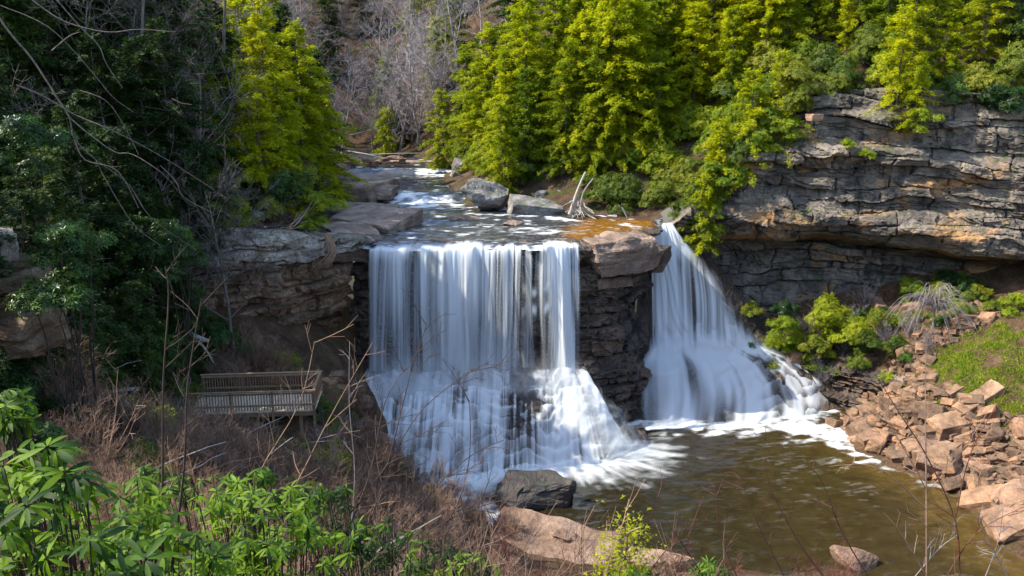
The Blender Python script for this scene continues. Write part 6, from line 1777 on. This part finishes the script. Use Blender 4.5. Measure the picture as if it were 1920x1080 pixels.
sapling([([(1840, 1100), (1870, 1020), (1880, 960)], 0.008, 0.003), ([(1900, 1100), (1850, 1010), (1830, 960)], 0.008, 0.003), ([(1700, 1100), (1760, 1030), (1800, 1000)], 0.008, 0.003)], 'twig', 'pale tangled twigs at the lower right corner', 9, 10, 7, 50)
for k in range(30):
    x = random.uniform(-1.6, 4.5); y = random.uniform(6.5, 11)
    me = SHR[5 + k % 3]
    zt = CZ - 0.632 * y + random.uniform(-0.4, 0.5)
    zg = gz(x, y, False)
    sc_ = (zt - zg + 0.25) / 2.3
    if sc_ > 1.7 or sc_ < 0.3: continue
    shrub_at(x, y, zg, random.uniform(0, 6.3), sc_, random.choice(('twig_red', 'twig_dark', 'twig_brown')), 'thin leafless shrub poking up along the bottom of the view', 'leafless shrubs along the bottom', me)
for k in range(44):
    x = random.uniform(-8, -1.0); y = random.uniform(8, 17)
    shrub_at(x, y, gz(x, y, False), random.uniform(0, 6.3), random.uniform(0.5, 0.8), random.choice(('twig_brown', 'root', 'twig_brown')), 'leafless brown shrub between the rhododendrons and the thicket', 'leafless shrubs behind the rhododendrons', SHR[k % 5], (0, random.uniform(0, 0.4)))

# small conifer shoot and leaf clump at the bottom
p = atd(1165, 1090, 9.0)
zg = gz(p[0], p[1], False) - 0.05
hs = p[2] + 0.75 - zg
tree('conifer_seedling', hemlock(777, hs, 0.42, 40, 0.075, 90, 1 - 1.0 / hs, 0.1), (p[0], p[1], zg), 0.3, 1.0, ('twig_brown', 'hemlock_green'), 'bright young conifer shoot at the bottom in front of the tan ledge', 'conifer', None, ('trunk', 'crown'), (0, R(3)))

# ------------------------------------------------------------------ foreground rhododendrons
def leaf_mesh(seed, L, Wd, droop, fold):
    g = np.random.default_rng(seed)
    n = 7
    t = np.linspace(0, 1, n)
    wv_ = Wd * np.array([0.10, 0.55, 0.88, 1.0, 0.92, 0.62, 0.04])
    zc = -droop * L * t ** 2
    xc = L * t
    V = []
    for i in range(n):
        V += [(xc[i], -wv_[i], zc[i] + fold * wv_[i]), (xc[i], 0, zc[i]), (xc[i], wv_[i], zc[i] + fold * wv_[i])]
    F = []
    for i in range(n - 1):
        a = i * 3
        F += [(a, a + 1, a + 4, a + 3), (a + 1, a + 2, a + 5, a + 4)]
    return mk_mesh('leaf', np.array(V), np.array(F), True)
LEAF = [leaf_mesh(i, 1.0, 0.105 + 0.015 * (i % 3), 0.12 + 0.12 * i, 0.25 - 0.05 * i) for i in range(5)]
for me in LEAF:
    me.materials.append(M['rhodo_near'])
LV = []
for me in LEAF:
    a = np.zeros(len(me.vertices) * 3)
    me.vertices.foreach_get('co', a)
    LV.append(a.reshape(-1, 3))
LFQ = np.array([p.vertices[:] for p in LEAF[0].polygons])

def rhodo(spots, label, seed, leafL=0.15, nleaf_obj=280, nwh=1.0):
    """spots: (px,py,D,radius_px_x,radius_px_y,count) whorl clouds"""
    g = np.random.default_rng(seed)
    wh = []
    for (px, py, D, rx, ry, n) in spots:
        for k in range(int(n * nwh * 1.35)):
            u = nrm(g.normal(0, 1, 3)) * g.uniform(0.35, 1.0) ** 0.6
            p = atd(px + rx * u[0], py + ry * u[2], D + u[1] * rx / FPX * D * 1.2)
            wh.append((p, nrm(np.array([u[0] * 0.5, -abs(u[1]) * 0.4 - 0.2, 0.9]) + g.normal(0, 0.25, 3))))
    cen = np.mean([p for p, _ in wh], 0)
    base = np.array([cen[0], cen[1] + 0.2, 0.0])
    base[2] = min(min(p[2] for p, _ in wh) - 0.3, gz(base[0], base[1], False) - 0.05)
    root = empty('rhododendron', base, label, 'rhododendron', 'rhododendrons in the foreground')
    stem = MB()
    wh.sort(key=lambda q: -(q[0][2] - 0.5 * q[0][1]))
    rest = MB()
    cnt = 0
    for (p, ax) in wh:
        q = p - base
        s0 = np.array([q[0] * 0.35, q[1] * 0.35, 0.0])
        ss = np.linspace(0, 1, 5)[:, None]
        stem.tube(s0 + (q - s0) * ss + np.array([0, 0, -0.10]) * np.sin(ss * 3.14) , np.linspace(0.008, 0.004, 5), 3)
        ref = nrm(np.cross(ax, g.normal(0, 1, 3)))
        ref2 = np.cross(ax, ref)
        nl = g.integers(6, 10)
        for k in range(nl):
            a = k * 6.283 / nl + g.uniform(-0.3, 0.3)
            el = g.uniform(-0.9, 0.25)
            d = nrm(ref * math.cos(a) + ref2 * math.sin(a) + ax * el)
            up = nrm(ax - d * np.dot(ax, d))
            sd = np.cross(up, d)
            L = leafL * g.uniform(0.65, 1.15)
            Mx = np.column_stack([d, sd, up]) * L
            pos = q + d * 0.012
            i = int(g.integers(0, 5))
            if cnt < nleaf_obj:
                o = bpy.data.objects.new('leaf', LEAF[i])
                COL.objects.link(o)
                o.parent = root
                mm = Matrix.Identity(4)
                for r_ in range(3):
                    for c_ in range(3):
                        mm[r_][c_] = Mx[r_, c_]
                    mm[r_][3] = pos[r_]
                o.matrix_local = mm
                cnt += 1
            else:
                rest.add(LV[i] @ Mx.T + pos, LFQ)
    stem.obj('stem', M['twig_dark'], root)
    if rest.n:
        o = rest.obj('leaves', M['rhodo_near'], root, True)
        o['kind'] = 'stuff'
    return root
rhodo([(60, 960, 4.6, 150, 130, 30), (150, 1060, 4.3, 170, 60, 22), (20, 880, 5.2, 70, 50, 10)], 'large rhododendron with long bright leaves in the lower left corner', 1, 0.15, 290)
rhodo([(200, 960, 6.2, 130, 80, 34), (300, 1040, 5.8, 150, 70, 34)], 'rhododendron with yellow green leaves right of the corner one', 2, 0.15, 280)
rhodo([(20, 770, 7.5, 50, 45, 24), (60, 810, 7.8, 50, 45, 16)], 'dark tipped rhododendron at the left edge below the brush', 3, 0.15, 220)
rhodo([(480, 960, 8.0, 130, 60, 46), (560, 1040, 7.6, 130, 60, 40), (420, 1050, 7.2, 90, 50, 24)], 'green rhododendron in the middle of the bottom left', 4, 0.14, 280)
rhodo([(600, 955, 10, 70, 60, 30), (690, 1010, 9.5, 70, 50, 26), (790, 1040, 9.2, 90, 45, 26), (880, 1060, 9.0, 60, 30, 12)], 'low rhododendron at the edge of the thicket before the cascade', 5, 0.13, 280)
rhodo([(470, 905, 10.5, 60, 30, 14), (400, 930, 10, 90, 40, 16), (300, 900, 10, 80, 40, 14)], 'thin leaved rhododendron under the brush slope', 6, 0.14, 200)
rhodo([(1330, 1072, 9, 50, 22, 12), (1180, 1080, 8.6, 50, 20, 10)], 'small rhododendron tops at the bottom before the tan ledge', 7, 0.11, 180)
